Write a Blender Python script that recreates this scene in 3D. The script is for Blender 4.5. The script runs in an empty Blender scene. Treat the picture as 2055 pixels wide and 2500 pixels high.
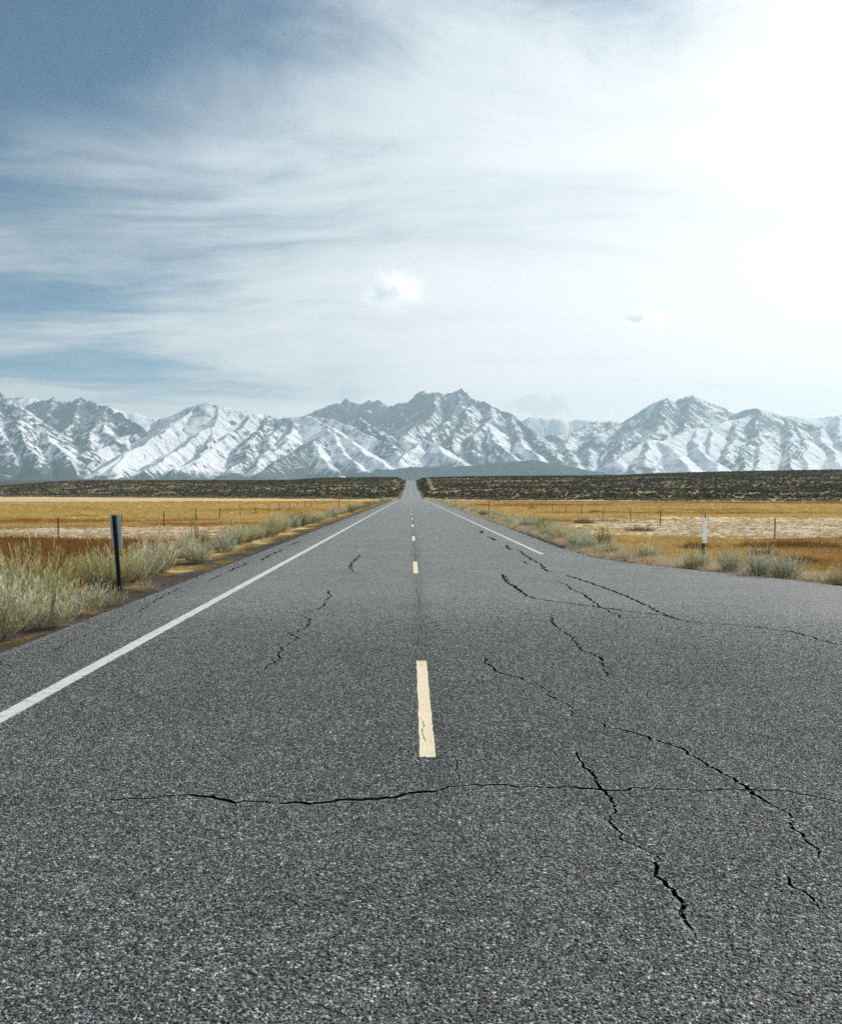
import bpy, bmesh, math, random
import numpy as np
from mathutils import Vector, geometry

random.seed(7)
RNG = np.random.default_rng(11)
S = bpy.context.scene
COL = S.collection

# ------------------------------------------------------------------ camera
F, HX, HY, EYE = 2310.0, 1002.0, 1205.0, 1.774      # focal length and vanishing point in photo pixels, eye height in metres
cam_d = bpy.data.cameras.new('camera')
cam = bpy.data.objects.new('camera', cam_d); COL.objects.link(cam)
cam.location = (0, 0, EYE); cam.rotation_euler = (math.radians(90), 0, 0)
cam_d.sensor_fit = 'VERTICAL'; cam_d.sensor_height = 36.0; cam_d.sensor_width = 36.0
cam_d.lens = 36.0 * F / 2500.0
cam_d.shift_x = 25.5 / 2500.0; cam_d.shift_y = -45.0 / 2500.0
cam_d.clip_start = 0.05; cam_d.clip_end = 90000.0
S.camera = cam

# ------------------------------------------------------------------ light
SUN_AZ, SUN_EL = math.radians(58), math.radians(34)   # azimuth clockwise from +Y (the road's direction)
SUNV = Vector((math.sin(SUN_AZ) * math.cos(SUN_EL), math.cos(SUN_AZ) * math.cos(SUN_EL), math.sin(SUN_EL)))
sun_d = bpy.data.lights.new('sun', 'SUN'); sun_d.energy = 3.9; sun_d.angle = math.radians(1.5); sun_d.color = (1.0, 0.955, 0.88)
sun = bpy.data.objects.new('sun', sun_d); COL.objects.link(sun)
sun.rotation_euler = (-SUNV).to_track_quat('-Z', 'Y').to_euler()
sun.location = (0, 0, 50)

S.view_settings.view_transform = 'Standard'; S.view_settings.look = 'None'
S.view_settings.exposure = 0.6; S.view_settings.gamma = 1.0; S.view_settings.use_curve_mapping = False
S.render.engine = 'CYCLES'
S.cycles.max_bounces = 6; S.cycles.diffuse_bounces = 3; S.cycles.glossy_bounces = 2; S.cycles.volume_bounces = 0
S.cycles.use_denoising = False       # the photograph is grainy film
S.cycles.transmission_bounces = 3; S.cycles.transparent_max_bounces = 6


class NT:
    """small helper to write node trees"""
    def __init__(s, tree):
        s.t = tree; tree.nodes.clear()
    def n(s, typ, ins=None, **props):
        nd = s.t.nodes.new(typ)
        for k, v in props.items(): setattr(nd, k, v)
        for k, v in (ins or {}).items():
            sk = nd.inputs[k]
            if isinstance(v, bpy.types.NodeSocket): s.t.links.new(v, sk)
            else: sk.default_value = v
        return nd
    def link(s, a, b): s.t.links.new(a, b)
    def math(s, op, a, b=None, clamp=False):
        ins = {0: a}
        if b is not None: ins[1] = b
        return s.n('ShaderNodeMath', ins, operation=op, use_clamp=clamp).outputs[0]
    def vm(s, op, a, b=None, out=0):
        ins = {0: a}
        if b is not None: ins[1] = b
        return s.n('ShaderNodeVectorMath', ins, operation=op).outputs[out]
    def mix(s, f, a, b, mode='MIX'):
        nd = s.t.nodes.new('ShaderNodeMix'); nd.data_type = 'RGBA'; nd.blend_type = mode; nd.clamp_factor = True
        for i, v in ((0, f), (6, a), (7, b)):
            if isinstance(v, bpy.types.NodeSocket): s.t.links.new(v, nd.inputs[i])
            else: nd.inputs[i].default_value = v if i == 0 or len(v) == 4 else (*v, 1)
        return nd.outputs[2]
    def rng(s, v, a, b, c=0.0, d=1.0, smooth=False):
        nd = s.n('ShaderNodeMapRange', {0: v, 1: a, 2: b, 3: c, 4: d})
        nd.clamp = True
        if smooth: nd.interpolation_type = 'SMOOTHSTEP'
        return nd.outputs[0]
    def noise(s, vec, scale, detail=4.0, rough=0.55, dist=0.0, dim='3D'):
        return s.n('ShaderNodeTexNoise', {'Vector': vec, 'Scale': scale, 'Detail': detail, 'Roughness': rough, 'Distortion': dist}, noise_dimensions=dim).outputs[0]
    def comb(s, x, y, z): return s.n('ShaderNodeCombineXYZ', {0: x, 1: y, 2: z}).outputs[0]
    def sep(s, v): return s.n('ShaderNodeSeparateXYZ', {0: v}).outputs


# ------------------------------------------------------------------ sky
W = bpy.data.worlds.new('World'); S.world = W; W.use_nodes = True
def build_sky():
    g = NT(W.node_tree)
    out = g.n('ShaderNodeOutputWorld'); bg = g.n('ShaderNodeBackground', {'Strength': 1.0})
    g.link(bg.outputs[0], out.inputs[0])
    sky = g.n('ShaderNodeTexSky', sky_type='NISHITA')
    sky.sun_disc = False; sky.sun_elevation = SUN_EL; sky.sun_rotation = SUN_AZ
    sky.altitude = 2100; sky.air_density = 1.0; sky.dust_density = 0.3; sky.ozone_density = 2.5
    blue = g.vm('SCALE', sky.outputs[0]); blue.node.inputs['Scale'].default_value = 0.046
    blue = g.mix(1.0, blue, (0.55, 1.02, 1.10), 'MULTIPLY')
    d = g.n('ShaderNodeTexCoord').outputs['Generated']
    x, y, z = g.sep(d)[0:3]
    zz = g.math('ADD', g.math('MAXIMUM', z, 0.0), 0.10)
    p = g.comb(g.math('DIVIDE', x, zz), g.math('DIVIDE', y, zz), 0.0)     # the cloud sheet seen in perspective
    w1 = g.n('ShaderNodeTexNoise', {'Vector': p, 'Scale': 0.5, 'Detail': 3.0}).outputs[1]
    w1 = g.vm('SCALE', g.vm('SUBTRACT', w1, (0.5, 0.5, 0.5))); w1.node.inputs['Scale'].default_value = 1.5
    pw = g.vm('ADD', p, w1)
    # wisps drawn out by the wind, nearly across the view
    st = g.n('ShaderNodeMapping', {0: pw, 'Location': (3.1, 1.7, 0.0), 'Rotation': (0, 0, math.radians(14)), 'Scale': (0.36, 1.2, 1.0)}).outputs[0]
    n1 = g.noise(st, 1.15, 7.0, 0.56, 0.35)
    st2 = g.n('ShaderNodeMapping', {0: pw, 'Location': (-7.3, 4.2, 0.0), 'Rotation': (0, 0, math.radians(-24)), 'Scale': (0.5, 0.9, 1.0)}).outputs[0]
    n2 = g.noise(st2, 0.75, 6.0, 0.6, 0.5)
    n3 = g.noise(pw, 5.0, 5.0, 0.65, 0.2)
    ns = g.math('ADD', g.math('MULTIPLY', n1, 0.62), g.math('ADD', g.math('MULTIPLY', n2, 0.46), g.math('MULTIPLY', n3, 0.10)))
    # the sheet thickens from the clear north-west (left) to the sun's side (right) and, seen edge-on, to the horizon
    cov = g.math('ADD', g.math('ADD', g.math('MULTIPLY', g.math('SUBTRACT', ns, 0.59), 1.45), 0.575), g.math('MULTIPLY', x, 0.55))
    cov = g.math('ADD', cov, g.rng(z, 0.12, 0.42, 0.30, 0.0))
    cover = g.rng(cov, 0.42, 0.72, 0.0, 1.0, True)
    thick = g.rng(cov, 0.50, 0.95, 0.0, 1.0, True)
    # thin cloud scatters sunlight forward: brighter towards the sun
    sd = g.vm('DOT_PRODUCT', g.vm('NORMALIZE', d), tuple(SUNV), out=1)
    glow = g.math('POWER', g.math('MAXIMUM', sd, 0.0), 3.0)
    lum = g.math('ADD', 0.36, g.math('MULTIPLY', glow, 0.44))
    lum = g.math('ADD', lum, g.math('MULTIPLY', thick, 0.22))
    lum = g.math('ADD', lum, g.rng(z, 0.06, 0.27, 0.17, 0.0))
    cl = g.vm('SCALE', g.mix(g.rng(lum, 0.45, 0.85), (0.85, 0.96, 1.04), (1.0, 0.99, 0.995)))
    g.link(lum, cl.node.inputs['Scale'])
    cl = g.mix(1.0, cl, g.mix(g.rng(z, 0.08, 0.34, 0.0, 1.0, True), (1.04, 1.0, 0.965), (1.0, 1.0, 1.0)), 'MULTIPLY')    # low air reddens it a little
    col = g.mix(cover, blue, cl)
    # two small cumulus low over the range
    q = g.comb(g.math('DIVIDE', x, g.math('MAXIMUM', y, 0.05)), g.math('DIVIDE', z, g.math('MAXIMUM', y, 0.05)), 0.0)
    fl = g.n('ShaderNodeTexNoise', {'Vector': q, 'Scale': 55.0, 'Detail': 5.0, 'Roughness': 0.6}).outputs[1]
    fl = g.vm('SCALE', g.vm('SUBTRACT', fl, (0.5, 0.5, 0.5))); fl.node.inputs['Scale'].default_value = 0.034
    qf = g.vm('ADD', q, fl)
    front = g.math('GREATER_THAN', y, 0.05)
    def puff(u, v, rx, ry, base, tilt=0.0):
        m = g.vm('SUBTRACT', qf, (u, v, 0.0))
        m = g.n('ShaderNodeMapping', {0: m, 'Rotation': (0, 0, tilt), 'Scale': (1 / rx, 1 / ry, 1)}).outputs[0]
        r = g.vm('LENGTH', m, out=1)
        a = g.rng(r, 1.05, 0.50, 0.0, 1.0, True)
        a = g.math('MULTIPLY', a, g.rng(g.sep(m)[1], base - 0.6, base + 0.25, 0.0, 1.0, True))
        return g.math('MULTIPLY', a, front), m
    for (u, v, rx, ry, base, tilt, su, sv, sr) in ((-0.0150, 0.209, 0.036, 0.029, 0.0, 0.0, -0.40, 0.22, 0.62),
                                                 (0.252, 0.183, 0.036, 0.014, -0.4, 0.35, -0.55, 0.15, 0.5)):
        a, m = puff(u, v, rx, ry, base, tilt)
        sh = g.vm('LENGTH', g.vm('SUBTRACT', m, (su, sv, 0.0)), out=1)
        shade = g.rng(sh, sr, 0.1, 0.0, 0.75, True)
        col = g.mix(g.math('MULTIPLY', a, 0.9), col, g.mix(shade, (0.92, 0.93, 0.92), (0.40, 0.48, 0.50)))
    # grey scud trailing off beside the central massif and over the crags
    for (u, v, rx, ry, tilt) in ((0.136, 0.094, 0.040, 0.011, 0.12), (-0.066, 0.104, 0.018, 0.012, -0.3)):
        a, m = puff(u, v, rx, ry, -1.0, tilt)
        col = g.mix(g.math('MULTIPLY', a, 0.5), col, (0.46, 0.52, 0.54))
    g.link(col, bg.inputs['Color'])
build_sky()

# ------------------------------------------------------------------ numeric helpers
_perm = np.random.default_rng(5).permutation(4096).astype(np.int64)
_ang = np.random.default_rng(6).uniform(0, 2 * np.pi, 4096)
_gx, _gy = np.cos(_ang), np.sin(_ang)
def perlin(x, y):
    x = np.asarray(x, float); y = np.asarray(y, float)
    xi = np.floor(x).astype(np.int64); yi = np.floor(y).astype(np.int64)
    xf = x - xi; yf = y - yi
    def gr(ix, iy, dx, dy):
        h = _perm[(_perm[ix & 4095] + iy) & 4095]
        return _gx[h] * dx + _gy[h] * dy
    u = xf * xf * xf * (xf * (xf * 6 - 15) + 10); v = yf * yf * yf * (yf * (yf * 6 - 15) + 10)
    a = gr(xi, yi, xf, yf); b = gr(xi + 1, yi, xf - 1, yf)
    c = gr(xi, yi + 1, xf, yf - 1); d = gr(xi + 1, yi + 1, xf - 1, yf - 1)
    return (a + u * (b - a)) * (1 - v) + (c + u * (d - c)) * v * 1.0
def fbm(x, y, octv=4, gain=0.5):
    r = 0; a = 1.0; f = 1.0
    for i in range(octv):
        r = r + a * perlin(x * f + 17.3 * i, y * f - 9.1 * i); a *= gain; f *= 2.03
    return r * 1.5
def sstep(a, b, x):
    t = np.clip((np.asarray(x, float) - a) / (b - a), 0, 1); return t * t * (3 - 2 * t)
def lerp(a, b, t): return a + (b - a) * t

def mesh_np(name, verts, tris=None, quads=None, smooth=True):
    """fast mesh from arrays: triangles first, then quads"""
    me = bpy.data.meshes.new(name)
    verts = np.ascontiguousarray(verts, np.float32)
    loops, starts, tot, off = [], [], [], 0
    for arr, k in ((tris, 3), (quads, 4)):
        if arr is not None and len(arr):
            arr = np.asarray(arr, np.int32)
            loops.append(arr.ravel()); n = len(arr)
            starts.append(off + np.arange(n, dtype=np.int32) * k); off += n * k
    loops = np.concatenate(loops); starts = np.concatenate(starts)
    me.vertices.add(len(verts)); me.vertices.foreach_set('co', verts.ravel())
    me.loops.add(len(loops)); me.loops.foreach_set('vertex_index', loops)
    me.polygons.add(len(starts)); me.polygons.foreach_set('loop_start', starts)
    me.update(calc_edges=True)
    me.polygons.foreach_set('use_smooth', np.full(len(starts), smooth)); me.validate()
    return me
def set_attr(me, name, arr, typ='FLOAT_COLOR'):
    a = me.attributes.new(name, typ, 'POINT')
    arr = np.asarray(arr, np.float32)
    if typ == 'FLOAT_COLOR':
        if arr.shape[1] == 3: arr = np.concatenate([arr, np.ones((len(arr), 1), np.float32)], 1)
        a.data.foreach_set('color', arr.ravel())
    elif typ == 'FLOAT_VECTOR': a.data.foreach_set('vector', arr.ravel())
    else: a.data.foreach_set('value', arr.ravel() if typ == 'FLOAT' else np.asarray(arr, np.int32).ravel())
def obj(name, me, mat=None, parent=None):
    o = bpy.data.objects.new(name, me); COL.objects.link(o)
    if mat is not None and me is not None and not me.materials: me.materials.append(mat)
    if parent is not None: o.parent = parent
    return o
def tag(o, label=None, cat=None, group=None, kind=None):
    for k, v in (('label', label), ('category', cat), ('group', group), ('kind', kind)):
        if v: o[k] = v
    return o
def empty(name, loc, rz=0.0):
    o = bpy.data.objects.new(name, None); COL.objects.link(o); o.location = loc; o.rotation_euler = (0, 0, rz)
    o.empty_display_size = 0.2
    return o
def new_mat(name):
    m = bpy.data.materials.new(name); m.use_nodes = True
    g = NT(m.node_tree)
    out = g.n('ShaderNodeOutputMaterial')
    return m, g, out
def principled(g, out, base, rough=0.8, spec=0.3, normal=None, metallic=0.0):
    b = g.n('ShaderNodeBsdfPrincipled', {'Roughness': rough, 'Specular IOR Level': spec, 'Metallic': metallic})
    if isinstance(base, bpy.types.NodeSocket): g.link(base, b.inputs['Base Color'])
    else: b.inputs['Base Color'].default_value = (*base, 1)
    if normal is not None: g.link(normal, b.inputs['Normal'])
    g.link(b.outputs[0], out.inputs[0])
    return b
def pos(g): return g.n('ShaderNodeNewGeometry').outputs['Position']
def bump(g, h, strength, dist): return g.n('ShaderNodeBump', {'Height': h, 'Strength': strength, 'Distance': dist}).outputs[0]
def attr(g, name, typ='GEOMETRY'): return g.n('ShaderNodeAttribute', attribute_name=name, attribute_type=typ).outputs

# ------------------------------------------------------------------ materials
def mat_asphalt():
    m, g, out = new_mat('asphalt')
    p = pos(g)
    wob = g.n('ShaderNodeTexNoise', {'Vector': p, 'Scale': 60.0, 'Detail': 2.0}).outputs[1]
    wv = g.vm('SCALE', wob); wv.node.inputs['Scale'].default_value = 0.010
    pv = g.vm('ADD', p, wv)
    v1 = g.n('ShaderNodeTexVoronoi', {'Vector': pv, 'Scale': 66.0, 'Randomness': 1.0}, voronoi_dimensions='2D')
    v2 = g.n('ShaderNodeTexVoronoi', {'Vector': pv, 'Scale': 150.0, 'Randomness': 1.0}, voronoi_dimensions='2D')
    c1 = g.sep(v1.outputs['Color']); c2 = g.sep(v2.outputs['Color'])
    stone = g.n('ShaderNodeValToRGB', {0: c1[0]})
    cr = stone.color_ramp; cr.elements[0].position = 0.0; cr.elements[0].color = (0.035, 0.037, 0.040, 1)
    cr.elements[1].position = 1.0; cr.elements[1].color = (0.52, 0.53, 0.52, 1)
    for q, c in ((0.35, (0.085, 0.09, 0.092, 1)), (0.62, (0.17, 0.178, 0.178, 1)), (0.85, (0.30, 0.31, 0.305, 1))):
        e = cr.elements.new(q); e.color = c
    tan = g.math('GREATER_THAN', c1[1], 0.93)
    sc = g.mix(g.math('MULTIPLY', tan, 0.55), stone.outputs[0], (0.34, 0.23, 0.12))
    fine = g.n('ShaderNodeVectorMath', {0: (0.150, 0.158, 0.160)}, operation='SCALE')
    g.link(g.rng(c2[0], 0.0, 1.0, 0.05, 2.0), fine.inputs['Scale'])
    e1 = g.rng(v1.outputs['Distance'], 0.42, 0.60, 1.0, 0.0, True)      # 1 on the stone, 0 in the binder between
    body = g.mix(e1, fine.outputs[0], sc)
    gap = g.rng(v2.outputs['Distance'], 0.42, 0.62, 0.0, 0.95)
    body = g.mix(g.math('MULTIPLY', gap, g.math('SUBTRACT', 1.0, e1)), body, (0.012, 0.013, 0.014))
    # wear: pale polished patches, oily centre of the lanes, darker paving joint on the centre line
    x, y, z = g.sep(p)[0:3]
    big = g.noise(p, 0.55, 5.0, 0.6)
    mid = g.noise(p, 5.5, 5.0, 0.7)
    grit = g.noise(p, 22.0, 3.0, 0.75)
    k = g.math('MULTIPLY', g.rng(big, 0.3, 0.7, 0.86, 1.14), g.math('MULTIPLY', g.rng(mid, 0.25, 0.75, 0.66, 1.34), g.rng(grit, 0.28, 0.72, 0.40, 1.60)))
    jn = g.noise(g.comb(g.math('MULTIPLY', x, 2.0), g.math('MULTIPLY', y, 0.7), 0.0), 2.0, 4.0, 0.6)
    jx = g.math('ABSOLUTE', g.math('SUBTRACT', g.math('ADD', x, g.math('MULTIPLY', jn, 0.16)), 0.23))
    k = g.math('MULTIPLY', k, g.rng(jx, 0.0, 0.20, 0.70, 1.0, True))
    edge = g.rng(g.math('SUBTRACT', g.math('MULTIPLY', x, -1.0), g.math('MULTIPLY', jn, 0.5)), 3.2, 4.0, 1.0, 0.78, True)
    k = g.math('MULTIPLY', k, edge)
    body = g.vm('SCALE', g.mix(1.0, body, (0.90, 0.955, 0.94), 'MULTIPLY')); g.link(k, body.node.inputs['Scale'])
    right_light = g.math('MULTIPLY', g.rng(g.math('ADD', x, g.math('MULTIPLY', big, 2.5)), 5.6, 8.8, 0.0, 0.42, True), g.rng(mid, 0.2, 0.75, 0.55, 1.0))  # brighter light on the right, painted into the asphalt as a pale dusty tint
    body = g.mix(right_light, body, (0.30, 0.275, 0.265))
    h = g.math('ADD', g.math('MULTIPLY', e1, g.rng(c1[2], 0, 1, 0.3, 1.0)), g.math('MULTIPLY', g.math('SUBTRACT', 1.0, v2.outputs['Distance']), 0.45))
    h2 = g.math('ADD', h, g.math('MULTIPLY', grit, 0.8))
    nb = bump(g, h2, 1.0, 0.010)
    principled(g, out, body, g.rng(c2[1], 0, 1, 0.55, 0.85), g.rng(e1, 0.0, 1.0, 0.12, 0.35), nb).inputs['Sheen Weight'].default_value = 0.10
    return m
def mat_crack():
    m, g, out = new_mat('crack_fill')
    n = g.noise(pos(g), 90.0, 3.0)
    principled(g, out, g.mix(n, (0.006, 0.006, 0.006), (0.028, 0.025, 0.022)), 0.95, 0.1)
    return m
def mat_paint(name, colr, worn):
    m, g, out = new_mat(name)
    p = pos(g)
    v1 = g.n('ShaderNodeTexVoronoi', {'Vector': p, 'Scale': 66.0, 'Randomness': 1.0}, voronoi_dimensions='2D')
    n1 = g.noise(p, 9.0, 6.0, 0.7); n2 = g.noise(p, 70.0, 3.0, 0.7)
    loss = g.math('ADD', g.math('MULTIPLY', n1, 0.75), g.math('ADD', g.math('MULTIPLY', n2, 0.5), g.math('MULTIPLY', v1.outputs['Distance'], -0.25)))
    f = g.rng(loss, worn, worn + 0.09, 0.0, 0.85)
    dirt = g.mix(g.rng(g.noise(p, 2.2, 4.0), 0.3, 0.7, 0.0, 0.35), colr, tuple(c * 0.72 for c in colr))
    c = g.mix(f, dirt, (0.11, 0.112, 0.113))
    h = g.math('ADD', g.math('SUBTRACT', 1.0, v1.outputs['Distance']), g.math('MULTIPLY', n2, 0.6))
    principled(g, out, c, 0.75, 0.3, bump(g, h, 0.55, 0.004))
    return m
def mat_ground():
    m, g, out = new_mat('ground_cover')
    p = pos(g)
    c = attr(g, 'gcol')[0]
    n1 = g.noise(p, 7.0, 6.0, 0.7); n2 = g.noise(p, 0.9, 5.0, 0.65)
    streak = g.noise(g.n('ShaderNodeMapping', {0: p, 'Scale': (0.12, 0.5, 0.3)}).outputs[0], 1.0, 6.0, 0.7)
    k = g.math('MULTIPLY', g.rng(n1, 0.25, 0.75, 0.62, 1.38), g.math('MULTIPLY', g.rng(n2, 0.3, 0.7, 0.82, 1.18), g.rng(streak, 0.3, 0.7, 0.78, 1.22)))
    cc = g.vm('SCALE', c); g.link(k, cc.node.inputs['Scale'])
    h = g.math('ADD', g.math('MULTIPLY', n1, 0.35), n2)
    principled(g, out, cc, 0.95, 0.1, bump(g, h, 0.8, 0.12))
    return m
def mat_leafy(name, src, rough=0.7, trans=0.35):
    """thin leaves, blades and twigs: colour from a mesh attribute, some light passes through"""
    m, g, out = new_mat(name)
    c = attr(g, 'col')[0]
    if src == 'tint': c = g.mix(1.0, c, attr(g, 'tint', 'INSTANCER')[0], 'MULTIPLY')
    d = g.n('ShaderNodeBsdfDiffuse', {'Color': c}); t = g.n('ShaderNodeBsdfTranslucent', {'Color': c})
    mx = g.n('ShaderNodeMixShader', {0: trans}); g.link(d.outputs[0], mx.inputs[1]); g.link(t.outputs[0], mx.inputs[2])
    g.link(mx.outputs[0], out.inputs[0])
    return m
def mat_plain(name, colr, rough=0.6, spec=0.4, metal=0.0, var=0.25, scale=14.0, bmp=0.15, spots=None, spot_scale=30.0, spot_t=0.62):
    m, g, out = new_mat(name)
    p = g.n('ShaderNodeTexCoord').outputs['Object']
    n = g.noise(p, scale, 6.0, 0.65)
    c = g.mix(g.rng(n, 0.3, 0.7), tuple(x * (1 - var) for x in colr), tuple(min(1, x * (1 + var)) for x in colr))
    if spots:
        n2 = g.noise(p, spot_scale, 5.0, 0.7)
        c = g.mix(g.rng(n2, spot_t, spot_t + 0.06), c, spots)
    principled(g, out, c, rough, spec, bump(g, n, bmp, 0.01), metal)
    return m
def mat_mountain():
    m, g, out = new_mat('mountain_rock_and_snow')
    p = pos(g)
    a = attr(g, 'cover'); c = g.sep(a[1])          # x snow, y forest, z warm tint
    n1 = g.noise(p, 0.022, 4.0, 0.7); n2 = g.noise(p, 0.006, 4.0, 0.6)
    fl = g.sep(attr(g, 'fall')[1])                # x along the crest, y down the fall line, z side
    fv = g.comb(g.math('MULTIPLY', fl[0], 1 / 26.0), g.math('MULTIPLY', fl[1], 1 / 330.0), fl[2])
    n4 = g.noise(fv, 1.0, 3.0, 0.65)
    rock = g.mix(g.rng(n2, 0.35, 0.65), (0.052, 0.074, 0.082), (0.105, 0.125, 0.128))
    forest = g.mix(g.rng(n1, 0.35, 0.65), (0.022, 0.036, 0.040), (0.052, 0.068, 0.068))
    bare = g.mix(c[1], rock, forest)
    n5 = g.noise(p, 0.075, 3.0, 0.7)
    f = g.math('ADD', g.math('ADD', c[0], g.math('MULTIPLY', g.math('SUBTRACT', n5, 0.5), 0.85)), g.math('ADD', g.math('MULTIPLY', g.math('SUBTRACT', n1, 0.5), 0.7), g.math('MULTIPLY', g.math('SUBTRACT', n4, 0.5), 1.5)))
    f = g.rng(f, 0.36, 0.64, 0.0, 1.0, True)
    snow = g.mix(g.rng(n2, 0.3, 0.7), (0.66, 0.69, 0.72), (0.80, 0.81, 0.83))
    col = g.mix(f, bare, snow)
    h = g.math('ADD', n1, g.math('MULTIPLY', g.noise(p, 0.05, 3.0, 0.7), 0.5))
    principled(g, out, col, 0.9, 0.05, bump(g, h, 0.8, 14.0))
    return m
ASPHALT, CRACK = mat_asphalt(), mat_crack()
WHITE, YELLOW = mat_paint('white_paint', (0.52, 0.53, 0.51), 0.57), mat_paint('yellow_paint', (0.66, 0.57, 0.40), 0.63)
GROUND = mat_ground(); MOUNT = mat_mountain()
LEAF = mat_leafy('bush_leaf', 'col', 0.7, 0.3); TUFT = mat_leafy('dry_grass', 'tint', 0.8, 0.35); SCRUB = mat_leafy('scrub_leaf', 'tint', 0.8, 0.15)
WOOD = mat_plain('woody_stem', (0.16, 0.12, 0.085), 0.9, 0.1, var=0.4)

# ------------------------------------------------------------------ the lie of the land
def road_z(y):
    return np.interp(y, [-500, 260, 330, 419, 500, 585, 640, 703, 860, 1010, 1060, 1150, 1500], [0, 0, -0.25, -0.58, 1.1, 3.67, 3.3, 4.4, 9.8, 15.9, 15.7, 12, 0])
LEFT_E, RIGHT_E = -4.55, 5.1
PAVE = [(LEFT_E, -40), (LEFT_E, 45), (5.0, 45), (4.95, 38), (4.85, 31.4), (5.03, 26.8), (5.3, 25.3), (5.65, 24.0), (6.15, 22.8), (6.72, 21.7), (7.59, 20), (8.3, 18.2), (9.3, 16.0),
        (10.6, 14.2), (12.6, 12.6), (16, 11.4), (22, 10.6), (40, 10), (160, 10), (160, 1), (40, 1), (18, 0.5), (12, -1.5), (8, -5.5), (6, -11), (5.1, -18), (5.1, -40)]
def pave_dist(x, y):
    """distance outside the pavement (0 on it)"""
    x = np.asarray(x, float); y = np.asarray(y, float)
    d = np.where(x < 0, LEFT_E - x, x - RIGHT_E); d = np.maximum(d, 0)
    near = (y < 60) & (x > 3) & (x < 260)
    if near.any():
        px, py = x[near], y[near]
        best = np.full(px.shape, 1e9); inside = np.zeros(px.shape, bool)
        P = np.array(PAVE); Q = np.roll(P, -1, 0)
        for (ax, ay), (bx, by) in zip(P, Q):
            ex, ey = bx - ax, by - ay
            t = np.clip(((px - ax) * ex + (py - ay) * ey) / (ex * ex + ey * ey), 0, 1)
            best = np.minimum(best, np.hypot(px - ax - t * ex, py - ay - t * ey))
            cr = ((ay > py) != (by > py))
            with np.errstate(divide='ignore', invalid='ignore'):
                inside ^= cr & (px < ex * (py - ay) / (ey if ey else 1e-9) + ax)
        dn = np.where(inside, 0, best)
        d[near] = np.where(py > 45, np.minimum(dn, np.maximum(px - RIGHT_E, 0)), dn)
    return d
# the hill crest as seen against the mountains: photo column -> photo row
CRX = np.array([-1500, -500, 0, 80, 130, 200, 350, 700, 790, 860, 960, 1000, 1030, 1100, 1400, 1500, 1600, 1800, 2055, 2500, 3600])
CRY = np.array([1194, 1192, 1186, 1180, 1175.5, 1173, 1172.5, 1172.5, 1167, 1166, 1165, 1167, 1166, 1164, 1161, 1160, 1156, 1151, 1147, 1140, 1135])
def base_plain(D):   # the fan that rises to the foot of the range
    return np.interp(D, [0, 1100, 1700, 3000, 6000, 9000, 20000, 60000], [0, 4, 8, 36, 92, 150, 260, 300])
def terrain(x, y):
    x = np.asarray(x, float); y = np.asarray(y, float)
    D = np.maximum(y, 1.0)
    u = np.clip(x / D, -1.5, 1.5); col = HX + u * F
    meadow = -1.05 + 0.07 * fbm(x / 9.0, y / 9.0, 3) + 0.14 * fbm(x / 45.0, y / 60.0, 2)
    meadow = meadow + np.where((D > 25) & (D < 140), 0.06 * np.maximum(fbm(x / 2.3 + 5, y / 2.6, 2), 0), 0)
    # hills
    Db = np.interp(col, [-1500, 0, 700, 960, 1060, 1300, 2055, 3600], [1000, 780, 500, 430, 430, 380, 330, 300])
    Db = Db + 14 * fbm(x / 60.0, 3.3, 2)
    Dc = np.interp(col, [-1500, 0, 700, 1000, 1500, 2055, 3600], [1250, 1120, 1060, 1030, 1050, 1080, 1080])
    zc = EYE + (HY - np.interp(col, CRX, CRY)) * Dc / F - 0.7
    t = np.clip((D - Db) / (Dc - Db), 0, 1)
    hill = meadow + (zc - meadow) * (0.42 * t + 0.58 * t * t * (3 - 2 * t))
    und = fbm(x / 140.0, y / 110.0, 3) * 1.5 + fbm(x / 40.0, y / 34.0, 2) * 0.35
    hill = hill + und * np.clip(t * 4, 0, 1) * np.clip((1 - t) * 3, 0.12, 1)
    back = base_plain(D)
    tb = sstep(0, 700, D - Dc)
    z = np.where(D < Dc, hill, lerp(zc, back, tb))
    z = np.where(D > 1900, back, z)
    z = np.where(D > 6400, z - 45 * sstep(6400, 7000, D), z)
    # road bed, verge and embankment
    d = pave_dist(x, y)
    zr = road_z(y)
    wid = np.where(y < 320, 4.2, 9.0)
    w = sstep(0.35, 1.0, d / (wid + 0.6 * fbm(y / 7.0, x / 20.0, 2)))
    rough = 0.035 * fbm(x * 1.3, y * 1.3, 3)
    z = np.where(y < 1500, lerp(zr - 0.055 + rough * sstep(0.15, 0.6, d), z, w), z)
    z = np.where(d <= 0.12, zr - 0.09, z)
    return z

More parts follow.
